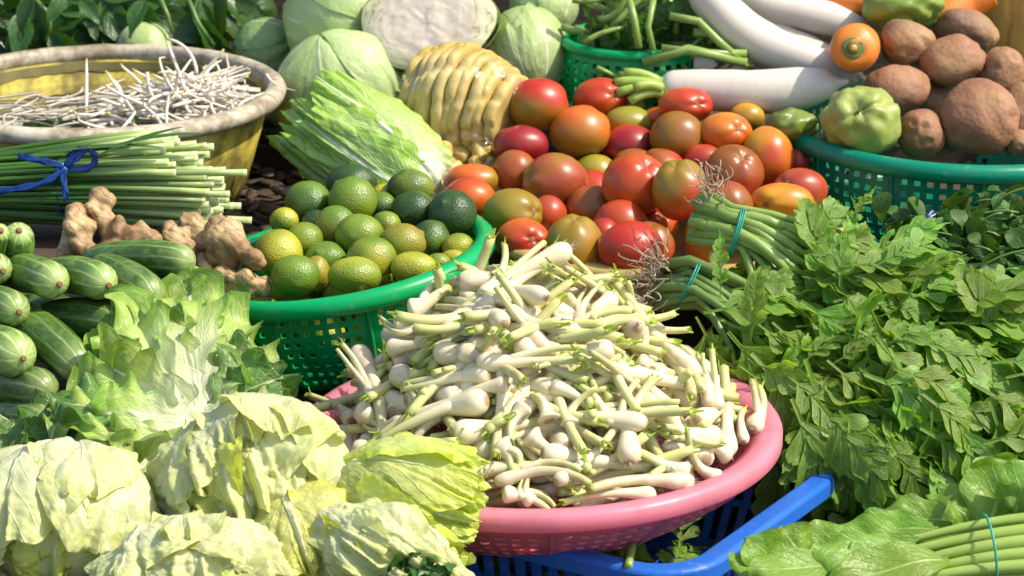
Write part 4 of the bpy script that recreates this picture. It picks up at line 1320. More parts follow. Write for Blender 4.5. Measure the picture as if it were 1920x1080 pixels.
def head(name, label, cat, px, py, d, radpx, base_dir, leaves, core=None, group=None, mat=None, seed=0):
    """radpx: half sizes in pixels along local x, y, z (z = butt axis)"""
    c = P(px, py, d)
    rad = [q * mpp(d) for q in radpx]
    t = thing(name, label, cat, c, group)
    t.matrix_basis = polar_frame(c, base_dir)
    if core:
        S, F, UV = sphere(20, 26)
        V = S * (core[0] * (1 + core[2] * nz(S, 3.2, (seed, 1, 1))))[:, None] * np.array(rad)
        Geo().add(V, F, UV).build('heart', core[1], t)
    for k, lf in enumerate(leaves):
        lf = dict(lf); m = lf.pop('mat', mat)
        V, F, UV = head_leaf(rad, seed=seed * 31 + k, **lf)
        Geo().add(V, F, UV).build('leaf', m, t)
    return t


CAB = 'cabbages at the back'
cl = lambda phi, dphi, th1, rf, cr=.030, ruf=.022, **k: dict(phi0=phi, dphi=dphi, th0=.03, th1=th1, rf=rf, ruf=ruf, crump=cr, nruf=5, cfreq=1.8, rag=.06, nu=44, nv=44, **k)
cm, cd = MAT['cabbage'], MAT['cabbage_dk']
head('cabbage', 'light green cabbage at the top edge left of the cut one', 'cabbage', 622, 22, 3.56, (80, 100, 100), (0.5, -0.25, 0.55),
     [cl(2.6, 1.3, 2.5, .99), cl(0.5, 1.2, 2.3, 1.02), cl(-1.0, 1.0, 2.1, 1.045), cl(1.1, .8, 1.75, 1.07)], (.97, cm, .02), CAB, cm, 1)
head('cabbage', 'darkest ribbed cabbage in the shade at the left, right behind the basin rim', 'cabbage', 505, 108, 3.62, (62, 72, 66), (0.6, 0.3, 0.3),
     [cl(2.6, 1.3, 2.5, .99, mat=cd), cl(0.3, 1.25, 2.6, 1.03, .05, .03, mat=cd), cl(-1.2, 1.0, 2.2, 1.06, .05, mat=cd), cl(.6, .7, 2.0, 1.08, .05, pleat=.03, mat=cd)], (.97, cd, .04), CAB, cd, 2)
head('cabbage', 'pale green cabbage with white ribs lying directly behind the napa cabbage', 'cabbage', 640, 178, 3.50, (88, 118, 118), (-0.25, 0.75, 0.35),
     [cl(2.6, 1.3, 2.5, .99), cl(1.2, 1.1, 2.3, 1.02), cl(-0.2, .85, 2.2, 1.05, pleat=.02, npl=5), cl(-1.5, 1.0, 2.1, 1.07), cl(.9, .7, 1.7, 1.08)], (.97, cm, .02), CAB, cm, 3)
head('cabbage', 'smooth pale cabbage at the right, between the cut one and the small green basket', 'cabbage', 988, 98, 3.52, (85, 76, 92), (0.15, -0.7, 0.25),
     [cl(2.6, 1.3, 2.5, .99), cl(1.0, 1.0, 2.4, 1.03), cl(-0.5, .9, 2.35, 1.055), cl(.25, .6, 1.8, 1.08)], (.97, cm, .02), CAB, cm, 4)
head('cabbage', 'wavy leaved green cabbage at the top edge behind the smooth pale one', 'cabbage', 1020, 12, 3.64, (60, 62, 60), (0.4, 0.6, 0.2),
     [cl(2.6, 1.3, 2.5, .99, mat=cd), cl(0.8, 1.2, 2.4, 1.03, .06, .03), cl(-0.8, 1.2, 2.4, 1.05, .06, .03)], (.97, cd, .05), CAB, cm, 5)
head('cabbage', 'cabbage top showing just above the back rim of the basin', 'cabbage', 272, 88, 3.66, (50, 52, 46), (0.1, 0.9, 0.1),
     [cl(0.6, 1.3, 2.3, 1.0), cl(-1.0, 1.3, 2.3, 1.03), cl(3.0, 1.3, 2.3, 1.02)], (.97, cm, .03), CAB, cm, 6)
for k, (x, y, z) in enumerate(((560, 215, 3.62), (720, 200, 3.66), (860, 160, 3.64), (960, 190, 3.63))):
    head('cabbage', 'cabbage in the bottom layer at the back, hidden by the others', 'cabbage', x, y, z, (70, 75, 75), (0.2, 0.8, -0.2),
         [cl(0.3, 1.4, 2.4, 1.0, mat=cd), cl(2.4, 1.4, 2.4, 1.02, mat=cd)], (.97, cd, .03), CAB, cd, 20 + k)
# the cut half: face towards the viewer
b = NB('cut_cabbage_face')
o_ = b.N('Mapping', {0: b.obj(), 3: (1, 1, 1)}).outputs[0]
rr_ = b.N('VectorMath', {0: b.N('VectorMath', {0: o_, 1: (1 / .084, 1 / .060, 0)}, operation='MULTIPLY').outputs[0]}, operation='LENGTH').outputs[1]
nz1 = b.noise(28, o_, 4); nz2 = b.noise(90, o_, 4)
q = b.m('ADD', rr_, b.m('MULTIPLY', b.m('SUBTRACT', nz1, 0.5), 0.5))
band = b.m('PINGPONG', b.m('MULTIPLY', q, 9.0), 0.5)
ln = b.m('MULTIPLY', b.mr(band, 0.0, 0.14, 1.0, 0.0), b.mr(rr_, 0.3, 0.85))
ln = b.m('MULTIPLY', ln, b.mr(nz2, 0.42, 0.58))
c = b.mix(b.mr(rr_, 0.6, 1.0), (0.54, 0.48, 0.38), (0.50, 0.53, 0.30))
c = b.mix(b.mr(nz1, 0.35, 0.7, 0.0, 0.5), c, (0.42, 0.36, 0.27))
c = b.mix(b.mr(b.m('ABSOLUTE', b.N('SeparateXYZ', {0: o_}).outputs[0]), 0.006, 0.014, 0.6, 0.0), c, (0.50, 0.43, 0.36))
c = b.mix(ln, c, (0.25, 0.22, 0.08))
MAT['cutface'] = b.surf(c, 0.5, b.bump(b.m('ADD', nz2, b.m('MULTIPLY', band, .25)), 0.35, 0.002), 0, None, 0.4)
cc = P(800, 40, 3.47)
t = thing('cabbage', 'large cabbage cut in half, its creamy white cut face towards the viewer', 'cabbage', cc, CAB)
nrm = vdir((-0.12, 0.30, 0.95)); xx = (CAM_R - nrm * CAM_R.dot(nrm)).normalized()
t.matrix_basis = Matrix.Translation(cc) @ Matrix((xx, nrm.cross(xx), nrm)).transposed().to_4x4()
g = Geo(); vv = []; nr, na = 22, 72
for i in range(nr):
    for k in range(na):
        a = 2 * PI * k / na; q = (i + .02) / (nr - 1)
        e = 1 + .03 * math.sin(3 * a + 1) + .02 * math.sin(5 * a)
        x, y = .083 * q * e * math.cos(a), .060 * q * e * math.sin(a)
        z = .0016 * mnoise.noise((x * 60, y * 60, 0)) + .0012 * mnoise.noise((x * 140, y * 140, 3)) - .006 * q ** 6
        vv.append((x, y, z))
g.add(vv, gridfaces(nr, na, True)); g.build('cut_face', MAT['cutface'], t)
S, F, UV = sphere(26, 60)
for k, (s, zoff, mt) in enumerate(((1.0, 0, cm), (1.045, -.004, cm))):
    keep = [f for f in F if max(S[i][2] for i in f) < (0.06 if k == 0 else -0.02 + 0)]
    a = np.arctan2(S[:, 1], S[:, 0])
    e = 1 + .03 * np.sin(3 * a + 1) + .02 * np.sin(5 * a) + (.012 * np.sin(7 * a + 2) if k else 0)
    V = S * np.array([.083 * s, .060 * s, .060 * s]); V[:, :2] *= e[:, None]; V[:, 2] += zoff - .004
    V = V + S * (0.0018 * nz(S, 5, (k, 0, 0)))[:, None]
    UVr = np.stack([(S[:, 0] * .5 + .5), (S[:, 1] * .25 + .5 + .1 * S[:, 2])], -1)
    Geo().add(V, keep, UVr).build('outer_leaf', mt, t)

# ================================================================== NAPA CABBAGE
nm = MAT['napa']
nl = lambda phi, dphi, th1, rf, ruf=.05, cr=.035,  **k: dict(phi0=phi, dphi=dphi, th0=.10, th1=th1, rf=rf, ruf=ruf, crump=cr, nruf=8, cfreq=3.2, rag=.025, pleat=.02, npl=7, frill=.022, barrel=.72, nu=80, nv=64, **k)
head('napa_cabbage', 'napa cabbage with white ribs and frilly yellow green leaf tops', 'napa cabbage', 682, 270, 3.29, (90, 100, 178), (0.74, -0.54, 0.28),
     [nl(0.0, 1.2, 2.75, .80, .10, .10), nl(2.2, 1.1, 2.6, .86), nl(-2.2, 1.1, 2.6, .88), nl(1.45, 1.0, 2.62, .93, .08), nl(-1.2, 1.0, 2.5, .96, .08), nl(0.4, 1.0, 2.45, 1.0, .08, .05), nl(-.5, .9, 2.25, 1.04, .07, .05, flare=.04), nl(1.5, .9, 2.4, 1.05, .09, .05, flare=.07), nl(0.3, .6, 2.05, 1.08, .06, .03, flare=.03), nl(.95, .6, 2.2, 1.10, .08, .04, flare=.05)],
     (.78, nm, .05), None, nm, 40)

# ================================================================== PINEAPPLES in bags
b = NB('pineapple_flesh')
o_ = b.obj(); n1 = b.noise(60, o_, 4); n2 = b.noise(22, o_, 4)
c = b.mix(b.mr(n2, .35, .65), (0.62, 0.48, 0.17), (0.55, 0.39, 0.09))
c = b.mix(b.mr(n1, .60, .72, 0, .7), c, (0.34, 0.24, 0.05))
MAT['pine'] = b.surf(c, 0.45, b.bump(n1, .5, .003), .12, (0.7, 0.5, 0.12), .6)
pa = P(872, 190, 3.35)
t = thing('pineapple', 'peeled pineapple cut in slices, wrapped in a clear plastic bag', 'pineapple', pa)
axd = vdir((0.80, -0.26, 0.36)); upd = vdir((0.35, 0.9, 0.1)); upd = (upd - axd * upd.dot(axd)).normalized(); sd = axd.cross(upd)
MB_ = Matrix((axd, upd, sd)).transposed()
for k in range(10):
    s = (k - 4.5) / 4.5
    R_ = .066 * (1 - .25 * s * s) * (1.06 if k < 5 else 1.0)
    nn = 64; prof = [(-.0074, .86), (-.0070, .94), (-.0045, .99), (0, 1.0), (.0045, .985), (.0070, .93), (.0074, .84)]
    vv = []
    for x, q in prof:
        for j in range(nn):
            a = 2 * PI * j / nn
            e = 1 - .075 * max(0, math.cos(9 * a + k * .8)) ** 3 + .012 * math.sin(13 * a + k) + .05 * mnoise.noise((k * 3, math.cos(a) * 2, math.sin(a) * 2))
            vv.append((x + .0012 * math.sin(5 * a + k), R_ * q * e * math.cos(a), R_ * q * e * math.sin(a)))
    m0 = len(vv); vv += [(prof[0][0], 0, 0), (prof[-1][0], 0, 0)]
    F = gridfaces(len(prof), nn, True) + [(m0, (j + 1) % nn, j) for j in range(nn)] + [(m0 + 1, (len(prof) - 1) * nn + j, (len(prof) - 1) * nn + (j + 1) % nn) for j in range(nn)]
    o = Geo().add(vv, F).build('slice', MAT['pine'], t)
    rl = Matrix.Rotation(RG.normal() * .06, 4, 'Z') @ Matrix.Rotation(RG.normal() * .06, 4, 'Y')
    o.matrix_basis = Matrix.Translation(axd * (s * .056)) @ MB_.to_4x4() @ rl
    if k < 9:
        V, F, UV = lathe([(.0002, -.006), (R_ * .74, -.006), (R_ * .74, .006), (.0002, .006)], 20)
        Geo().add(V, F).build('core', MAT['pine'], t).matrix_basis = Matrix.Translation(axd * (s * .056 + .0062)) @ (MB_ @ Matrix(((0, 0, 1), (1, 0, 0), (0, 1, 0)))).to_4x4()


def film(c, M3, rad, parent, seed, knot=None):
    S, F, UV = sphere(40, 56)
    rr = 1 + .05 * nz(S, 2.2, (seed, 0, 0)) + .035 * nz(S, 6, (seed, 4, 0)) + .018 * np.abs(nz(S, 13, (seed, 8, 0)))
    if knot is not None:
        kd = np.array(knot) / np.linalg.norm(knot)
        a = np.arccos(np.clip(S @ kd, -1, 1)); rr = rr + .55 * np.exp(-(a / .28) ** 2) * (1 + .3 * np.sin(9 * np.arctan2(S[:, 1], S[:, 2])))
    V = (S * rr[:, None] * np.array(rad)) @ np.array(M3).T + np.array(c)
    o = Geo().add(V, F, UV).build('plastic_bag', MAT['film'], parent)
    return o


film((0, 0, 0), MB_, (.082, .070, .070), t, 1, (1, .25, -.2))
pc = P(845, 288, 3.31)
t = thing('pineapple_bag', 'flat clear plastic bag of yellow pineapple pieces below the sliced pineapple', 'bag of fruit', pc)
r_ = np.random.default_rng(9)
for k in range(34):
    S, F, UV = sphere(8, 10)
    p = np.sign(S) * np.abs(S) ** .6
    V = (p * np.array([.015, .008, .010]) * r_.uniform(.8, 1.25, 3) * (1 + .15 * nz(S, 2, (k, 0, 0)))[:, None]) @ rot_rand(r_).T
    x, y, z = r_.uniform(-95, 85), r_.uniform(-45, 40), r_.uniform(-.02, .02)
    link('pineapple_piece', Geo().add(V, F, UV).mesh('pineapple_piece', MAT['pine']), t, Matrix.Translation(P(845 + x, 288 + y + x * .25, 3.31 + z - y * .0004) - pc))
film((0, 0, 0), VIEW, (.066, .034, .040), t, 7, (1, -.3, 0))


# ================================================================== LEAF SHAPES
def lobed(u):
    env = max(0.0, math.sin(PI * min(1, max(0, (u - .16) / .86)) ** 1.25)) ** .75
    lob = .34 + .66 * abs(math.sin(PI * (u * 4.6 + .1))) ** .7
    return max(.045, env * lob)


def lobed_s(u):
    env = max(0.0, math.sin(PI * min(1, max(0, (u - .10) / .92)) ** 1.5)) ** .6
    return max(.05, env * (.28 + .72 * abs(math.sin(PI * (u * 3.6 + .2))) ** .6))


def oval(u): return max(.03, math.sin(PI * min(1, u) ** .85) ** .9)
def lance(u): return max(.05, math.sin(PI * min(1, max(0, u)) ** .7) ** 1.1)
def roundl(u): return .08 if u < .22 else max(.03, math.sin(PI * min(1, (u - .2) / .8)) ** .55)


def leafset(n, name, mat, L_, W_, prof, seed0=0, **kw):
    out = []
    for k in range(n):
        r = np.random.default_rng(seed0 + k)
        k2 = dict(kw); k2['bend'] = kw.get('bend', .6) * r.uniform(.1, 1.7); k2['fold'] = kw.get('fold', .2) * r.uniform(.2, 2.0); k2['twist'] = r.normal() * .35
        V, F, UV = leaf(L_ * r.uniform(.85, 1.15), W_ * r.uniform(.85, 1.2), prof, seed=seed0 + k, **k2)
        out.append(Geo().add(V, F, UV).mesh(name, mat))
    return out


def compound(L_, W_, nl_, seed, bend=.6, fold=.2, wide=.55, ruf=.002, spread=40):
    """a leaf cut into rounded lobes: a middle blade and nl_ pairs of side lobes, each with its own rib"""
    r = np.random.default_rng(seed)
    vs, fs, us, n0 = [], [], [], 0
    blades = [(0.0, 0.0, 0.0, L_, W_ * .24)]
    for k in range(nl_):
        q = .22 + .60 * (k + .3) / nl_
        env = math.sin(PI * (.18 + .70 * (k + .5) / nl_)) ** .7
        for sg in (-1, 1):
            ll_ = W_ * .56 * env * r.uniform(.8, 1.2)
            blades.append((L_ * (q + r.normal() * .02 - .06), 0.0, sg * math.radians(spread - 22 * k / nl_ + r.normal() * 7), ll_, ll_ * wide * r.uniform(.85, 1.2)))
    nu_, nv_ = 9, 5
    for i, (x0, y0, an, ll_, ww) in enumerate(blades):
        for a in range(nu_):
            t = a / (nu_ - 1)
            if i == 0: w = .22 + .9 * float(smooth01((t - .62) / .25)) if t < .9 else 1.1 * math.sqrt(max(.02, 1 - ((t - .9) / .1) ** 2))
            else: w = .30 + .70 * float(smooth01(t / .72))
            if i and t > .80: w *= math.sqrt(max(.12, 1 - ((t - .80) / .2) ** 2))
            for c in range(nv_):
                v = c / (nv_ - 1) * 2 - 1
                notch = 1 - .10 * abs(v) * (t > .6) * (1 + math.sin(9 * v + i))
                xl, yl = ll_ * t * notch, ww * .5 * w * v
                x, y = x0 + xl * math.cos(an) - yl * math.sin(an), y0 + xl * math.sin(an) + yl * math.cos(an)
                z = .0006 * i % .003 + .05 * ww * (abs(v) ** 2) + ruf * math.sin(t * 5 + i * 1.9 + v) * t
                vs.append((x, y, z)); us.append((t if i else .3 + .7 * t, v * .5 + .5))
        fs += [tuple(q + n0 for q in f) for f in gridfaces(nu_, nv_)]; n0 += nu_ * nv_
    V = np.array(vs)
    uu = np.linspace(0, 1.2, 60); ang = bend * uu ** 1.3
    cx = np.concatenate([[0], np.cumsum(np.cos(ang))[:-1]]) * L_ * 1.2 / 60; cz = np.concatenate([[0], np.cumsum(-np.sin(ang))[:-1]]) * L_ * 1.2 / 60
    u = np.clip(V[:, 0] / L_, 0, 1.2); A = bend * u ** 1.3
    off = V[:, 2] + np.abs(V[:, 1]) * math.sin(fold) - .9 * np.abs(V[:, 1]) ** 2 / W_ * r.uniform(0, 1)
    X = np.interp(u, uu, cx) + off * np.sin(A); Z = np.interp(u, uu, cz) + off * np.cos(A)
    tw = r.normal() * .35 * u; Y = V[:, 1] * math.cos(fold)
    Z = Z + Y * np.sin(tw)
    return np.stack([X, Y * np.cos(tw), Z], -1), fs, us


def compset(n, name, mat, L_, W_, nl_, seed0, wide=.55, bend=.7, fold=.2):
    out = []
    for k in range(n):
        r = np.random.default_rng(seed0 + k)
        V, F, UV = compound(L_ * r.uniform(.88, 1.12), W_ * r.uniform(.88, 1.15), nl_, seed0 + k, bend * r.uniform(.1, 1.8), fold * r.uniform(0, 2), wide)
        out.append(Geo().add(V, F, UV).mesh(name, mat))
    return out


def inpoly(x, y, poly):
    c = False; j = len(poly) - 1
    for i in range(len(poly)):
        (xi, yi), (xj, yj) = poly[i], poly[j]
        if (yi > y) != (yj > y) and x < (xj - xi) * (y - yi) / (yj - yi) + xi: c = not c
        j = i
    return c


def sample(poly, n):
    xs = [p[0] for p in poly]; ys = [p[1] for p in poly]
    out = []
    while len(out) < n:
        best, bd = None, -1
        for _ in range(5):      # a little blue noise
            while True:
                x, y = RG.uniform(min(xs), max(xs)), RG.uniform(min(ys), max(ys))
                if inpoly(x, y, poly): break
            q = min([(x - a) ** 2 + (y - c) ** 2 for a, c in out[-60:]] or [1e9])
            if q > bd: bd, best = q, (x, y)
        out.append(best)
    return out


def normal_of(dfn, x, y):
    p = P(x, y, dfn(x, y)); a = P(x + 8, y, dfn(x + 8, y)); b_ = P(x, y - 8, dfn(x, y - 8))
    return (a - p).cross(b_ - p).normalized()


def strew(parent, meshes, poly, n, dfn, flow, spread, name='leaf', dd=(0, .02), size=(.8, 1.2), tilt=.5, lift=0.0, upbias=0.0):
    base = parent.matrix_basis.translation
    for k, (x, y) in enumerate(sample(poly, n)):
        d = dfn(x, y) + RG.uniform(*dd)
        p = P(x, y, d)
        nr = normal_of(dfn, x, y) + Vector(RG.normal(size=3)) * tilt + Vector((0, 0, upbias))
        fx, fy = flow(x, y)
        a = math.atan2(-fy, fx) + RG.normal() * spread
        dr = CAM_R * math.cos(a) + CAM_U * math.sin(a) + nr.normalized() * (lift + RG.normal() * .2)
        s = RG.uniform(*size)
        m_ = frame(p - base, dr, nr, s)
        me = meshes[RG.integers(len(meshes))]
        link(name, me, parent, m_)


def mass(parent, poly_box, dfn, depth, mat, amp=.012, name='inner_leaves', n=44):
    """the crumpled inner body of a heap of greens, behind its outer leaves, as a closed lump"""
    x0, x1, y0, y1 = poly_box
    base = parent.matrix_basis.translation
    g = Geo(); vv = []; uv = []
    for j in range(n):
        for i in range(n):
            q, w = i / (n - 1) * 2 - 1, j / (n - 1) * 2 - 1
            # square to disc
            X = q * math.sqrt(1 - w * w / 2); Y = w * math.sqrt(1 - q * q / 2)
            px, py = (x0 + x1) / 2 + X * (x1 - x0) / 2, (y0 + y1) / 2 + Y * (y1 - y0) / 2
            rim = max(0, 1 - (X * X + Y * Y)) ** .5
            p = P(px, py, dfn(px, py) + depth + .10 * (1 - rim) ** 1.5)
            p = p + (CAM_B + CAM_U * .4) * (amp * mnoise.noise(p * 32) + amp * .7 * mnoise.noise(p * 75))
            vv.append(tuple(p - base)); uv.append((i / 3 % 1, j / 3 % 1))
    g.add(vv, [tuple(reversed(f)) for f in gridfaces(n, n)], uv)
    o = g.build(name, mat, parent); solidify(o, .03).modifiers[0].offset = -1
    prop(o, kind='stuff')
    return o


b = NB('shade_dark_leaves')
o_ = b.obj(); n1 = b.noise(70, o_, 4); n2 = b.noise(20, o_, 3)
MAT['packed'] = b.surf(b.mix(n1, (0.012, 0.035, 0.008), (0.05, 0.11, 0.025)), .5, b.bump(n1, .8, .006))  # inner leaf green painted dark, as the shade in the gaps between leaves

# ================================================================== SCALLIONS in the pink colander
def scallion_me(k):
    r = np.random.default_rng(300 + k)
    n = 24
    u = np.linspace(0, 1, n) ** 1.5
    L_ = .11
    bend = r.uniform(-1.3, 1.3); kink = r.uniform(-1.0, 1.0)
    ang = np.cumsum(np.where(u < .25, 0, bend / n * 1.4) + np.where(u > .6, kink / n, 0))
    x = np.concatenate([[0], np.cumsum(np.cos(ang[:-1]) * np.diff(u))]) * L_
    y = np.concatenate([[0], np.cumsum(np.sin(ang[:-1]) * np.diff(u))]) * L_
    z = .006 * np.sin(u * 3 + k) * u
    Rb, Rs = r.uniform(.0080, .0118), r.uniform(.0044, .0056)
    bl = r.uniform(.15, .24)
    uc = bl * .55
    rad = Rs + (Rb - Rs) * np.where(u < uc, 1.0, np.exp(-(np.abs(u - uc) / (bl * 1.0)) ** 1.5))
    rad = rad * np.where(u < uc, np.sqrt(np.clip(1 - (1 - u / uc) ** 2.2, .02, 1)), 1) * np.where(u > .4, 1 - .15 * (u - .4) / .6, 1)
    pts = [Vector((a, b_, c)) for a, b_, c in zip(x, y, z)]
    V, F, UV = tube(pts, rad, 12)
    UV = np.array(UV); UV[:n * 12, 0] = np.repeat(u, 12)
    g = Geo().add(V, F, UV)
    if k % 3 == 0:   # a second shank from the same bulb
        p2 = [pts[9]] + [pts[i] + Vector((0, .012 * math.sin((i - 9) / 13 * 1.8), .003)) for i in range(11, n - 1)]
        V, F, UV = tube(p2, np.linspace(Rs * .95, Rs * .62, len(p2)), 9)
        UV = np.array(UV); UV[:, 0] = .3 + .65 * UV[:, 0]
        g.add(V, F, UV)
    me = g.mesh('scallion', MAT['scallion'])
    # frayed green cut end
    g = Geo()
    e, t_ = pts[-1], (pts[-1] - pts[-3]).normalized()
    for q in range(5):
        V, F, UV = leaf(r.uniform(.008, .017), r.uniform(.0035, .006), lambda u_: 1 - .5 * u_, 5, 3, r.normal() * .5, .5, seed=q)
        a = q * 1.257
        side = t_.orthogonal().normalized(); side = (Matrix.Rotation(a, 3, t_) @ side)
        m_ = frame(e - t_ * .006 + side * .0022, t_ + side * r.uniform(0, .35), side)
        V = np.array([tuple(m_ @ Vector(p)) for p in V]); g.add(V, F, UV)
    tip = g.mesh('cut_tip', MAT['scaltip'])
    # dry root hairs
    g = Geo()
    for q in range(7):
        d_ = Vector((-1, r.normal() * .6, r.normal() * .6)).normalized()
        V, F, UV = tube(arc((.001, d_.y * .002, d_.z * .002), tuple(d_ * r.uniform(.003, .009)), (0, 0, .001), 4), [.0005, .0004, .0003, .0001], 4, False)
        g.add(V, F, UV)
    return me, tip, g.mesh('root_hairs', MAT['root'])


SCA = [scallion_me(k) for k in range(14)]
HR, HH = .200, .158


def heap_z(x, y):
    dx, dy = x - PINKC.x + .022, (y - PINKC.y + .004)
    dx *= .86 if dx > 0 else 1.18
    q = math.hypot(dx, dy) / HR
    return PINKC.z + .004 + HH * max(-.3, 1 - q ** 1.38) if q < 1.3 else PINKC.z - .05


def heap_hit(px, py):
    for d in np.arange(2.45, 3.1, .004):
        p = P(px, py, d)
        if p.z < heap_z(p.x, p.y): return d
    return 2.75


SCN = [0]
SGRP = 'white scallion bulbs heaped in the pink colander'
SLAB = 'white scallion with green cut end lying among the others in the pink colander'


def scallion(a, e, up, k=None, label=SLAB, thick=1.0):
    k = SCN[0] if k is None else k
    SCN[0] += 1
    me, tip, rt = SCA[k % 14]
    a, e = Vector(a), Vector(e)
    L_ = (e - a).length
    s = L_ / .106
    o = link('scallion', me, None)
    o.matrix_basis = frame(a, e - a, up) @ Matrix.Diagonal((s, min(max(s, .85), 1.05) * thick, min(max(s, .85), 1.05) * thick, 1))
    prop(o, label, 'scallion', SGRP)
    link('cut_tip', tip, o)
    if k % 3 == 1: link('root_hairs', rt, o)
    return o


SLABS = {0: 'fat scallion bulb with its brown root end facing the viewer, top left of the heap', 1: 'small scallion bulb just below the root-faced one at the upper left of the heap', 2: 'longest scallion stalk reaching up at the very top of the heap towards the tomatoes', 3: 'thick white scallion stalk standing beside the topmost one', 4: 'long curved scallion with bulb up, running down left from the top of the heap', 5: 'smooth long scallion arching down right from the top middle of the heap', 8: 'level scallion, bulb at the left edge of the heap below the root-faced one', 10: 'scallion sloping down right across the middle of the heap, bulb at the upper left', 11: 'pair-stemmed scallion with a dirty grey skin in the middle of the heap', 12: 'plump scallion lying level, bulb to the right, in the left middle of the heap', 14: 'biggest level scallion of the left flank, bulb at right, tip at left', 16: 'thin green scallion stalk standing upright near the top right of the heap', 18: 'scallion tip pointing out to the right towards the chrysanthemum leaves', 21: 'curved scallion hanging down the right flank, bulb on top', 26: 'scallion standing on its bulb at the right rim of the pink colander', 28: 'scallion bulb leaning on the right edge of the pink colander', 30: 'large white bulb sloping down right in the right part of the heap', 31: 'upright scallion with a big bulb at the bottom in front of the heap centre', 33: 'long scallion stalk pointing up right across the front of the heap', 34: 'long scallion lying level at the front just above the yellow lettuce', 36: 'scallion with its round brown root end facing the viewer in the lower middle', 37: 'white scallion bulb pointing up left at the lower front, beside the yellow lettuce', 42: 'thin scallion stalk sticking out at the far left over the pink rim', 44: 'scallion stub lying alone on the pink colander at the left by the lettuce', 45: 'dirty brown scallion stalk lying level at the left by the lettuce', 49: 'lowest scallion lying along the front rim of the pink colander'}
# those that can be picked out: bulb end, cut end (pixels), how far proud of the heap
for q_, (x0, y0, x1, y1, lift, th) in enumerate((
    (765, 585, 850, 560, .020, 1.5), (738, 606, 790, 592, .012, 1.2), (905, 560, 975, 465, .03, .9), (935, 575, 990, 480, .022, 1.1),
    (928, 556, 820, 655, .030, 1.1), (950, 578, 1095, 655, .034, 1.05), (800, 610, 720, 640, .02, .9), (880, 590, 800, 640, .015, 1.0),
    (728, 655, 830, 640, .022, 1.0), (735, 680, 840, 690, .014, .9), (968, 640, 1090, 720, .028, 1.1), (860, 655, 1010, 710, .026, 1.2),
    (920, 700, 765, 725, .026, 1.2), (955, 722, 850, 735, .018, 1.0), (915, 750, 725, 795, .030, 1.35), (1000, 640, 960, 560, .012, 1.0),
    (1060, 640, 1025, 535, .02, .8), (1085, 610, 1095, 530, .012, .8), (1130, 590, 1260, 605, .018, 1.0), (1150, 560, 1080, 590, .02, 1.2),
    (1110, 620, 1100, 730, .024, 1.1), (1130, 625, 1170, 770, .030, 1.1), (1175, 600, 1280, 635, .014, .9), (1190, 650, 1180, 590, .012, .9),
    (1205, 690, 1215, 605, .02, .8), (1240, 655, 1190, 690, .010, 1.1), (1345, 770, 1340, 660, .026, .9), (1330, 765, 1322, 665, .022, .8),
    (1410, 805, 1445, 745, .02, 1.2), (1395, 830, 1380, 765, .014, .8), (1245, 770, 1310, 860, .030, 1.2), (1180, 870, 1175, 700, .034, 1.15),
    (1150, 800, 1105, 720, .03, 1.0), (1040, 905, 1190, 800, .036, .85), (925, 905, 1100, 855, .032, .95), (985, 760, 940, 820, .024, 1.05),
    (990, 815, 1045, 860, .026, 1.2), (935, 830, 985, 885, .026, 1.2), (1030, 790, 1015, 740, .020, 1.25), (1070, 800, 1060, 740, .018, 1.1),
    (880, 800, 830, 900, .02, 1.0), (820, 770, 760, 850, .02, 1.0), (700, 760, 660, 640, .026, .8), (680, 800, 700, 690, .012, .9),
    (660, 790, 615, 735, .022, .9), (760, 790, 670, 808, .028, .8), (700, 850, 720, 760, .014, .9), (770, 840, 800, 730, .016, .9),
    (1000, 945, 960, 905, .016, 1.0), (1300, 905, 1100, 900, .028, .95), (1230, 930, 1060, 915, .022, .9), (940, 925, 1050, 935, .022, .9),
    (1290, 890, 1200, 845, .024, 1.2), (1350, 900, 1260, 850, .02, 1.0), (1330, 820, 1240, 800, .02, 1.1), (1370, 860, 1300, 810, .018, 1.0),
    (1070, 690, 1000, 680, .014, 1.0), (1030, 720, 1120, 760, .020, 1.0), (885, 660, 800, 650, .014, 1.0), (1000, 590, 900, 600, .012, 1.0))):
    d0, d1 = heap_hit(x0, y0), heap_hit(x1, y1)
    d1 = min(max(d1, d0 - .07), d0 + .07)
    a, e = P(x0, y0, d0 - lift * .55), P(x1, y1, d1 - lift * .55)
    scallion(a, e, (CAM_B * .5 + Vector((0, 0, 1)) + Vector(RG.normal(size=3)) * .4), None, SLABS.get(q_, SLAB), th)
# rest of the visible layer
n_try = 0
while SCN[0] < 225 and n_try < 6000:
    n_try += 1
    q = math.sqrt(RG.uniform(0, 1)) * .98; a = RG.uniform(0, 2 * PI)
    x, y = PINKC.x - .004 + q * HR * math.cos(a), PINKC.y - .004 + q * HR * math.sin(a)
    if math.sin(a) > .55 and q > .5 and RG.uniform() < .8: continue      # the far flank cannot be seen
    p = Vector((x, y, heap_z(x, y) + RG.uniform(-.022, .008)))
    nr = Vector((heap_z(x - .01, y) - heap_z(x + .01, y), heap_z(x, y - .01) - heap_z(x, y + .01), .02)).normalized()
    th = RG.choice([0, PI], p=[.5, .5]) + RG.normal() * .75
    if q > .78: th = a + PI + RG.normal() * .8 if RG.uniform() < .5 else a + PI / 2 + RG.normal() * .4
    dr = Vector((math.cos(th), math.sin(th), 0)); dr = (dr - nr * dr.dot(nr)).normalized() + nr * RG.normal() * .16
    l = RG.uniform(.105, .15)
    A, E = p - dr * l * .5 - nr * RG.uniform(.0, .018), p + dr * l * .5 + nr * RG.uniform(0, .012)
    for e in (A, E):
        if math.hypot(e.x - PINKC.x, e.y - PINKC.y) > .206: break
    else:
        if A.z > PINKC.z - .02 and E.z > PINKC.z - .02:
            scallion(A, E, nr + Vector(RG.normal(size=3)) * .5)
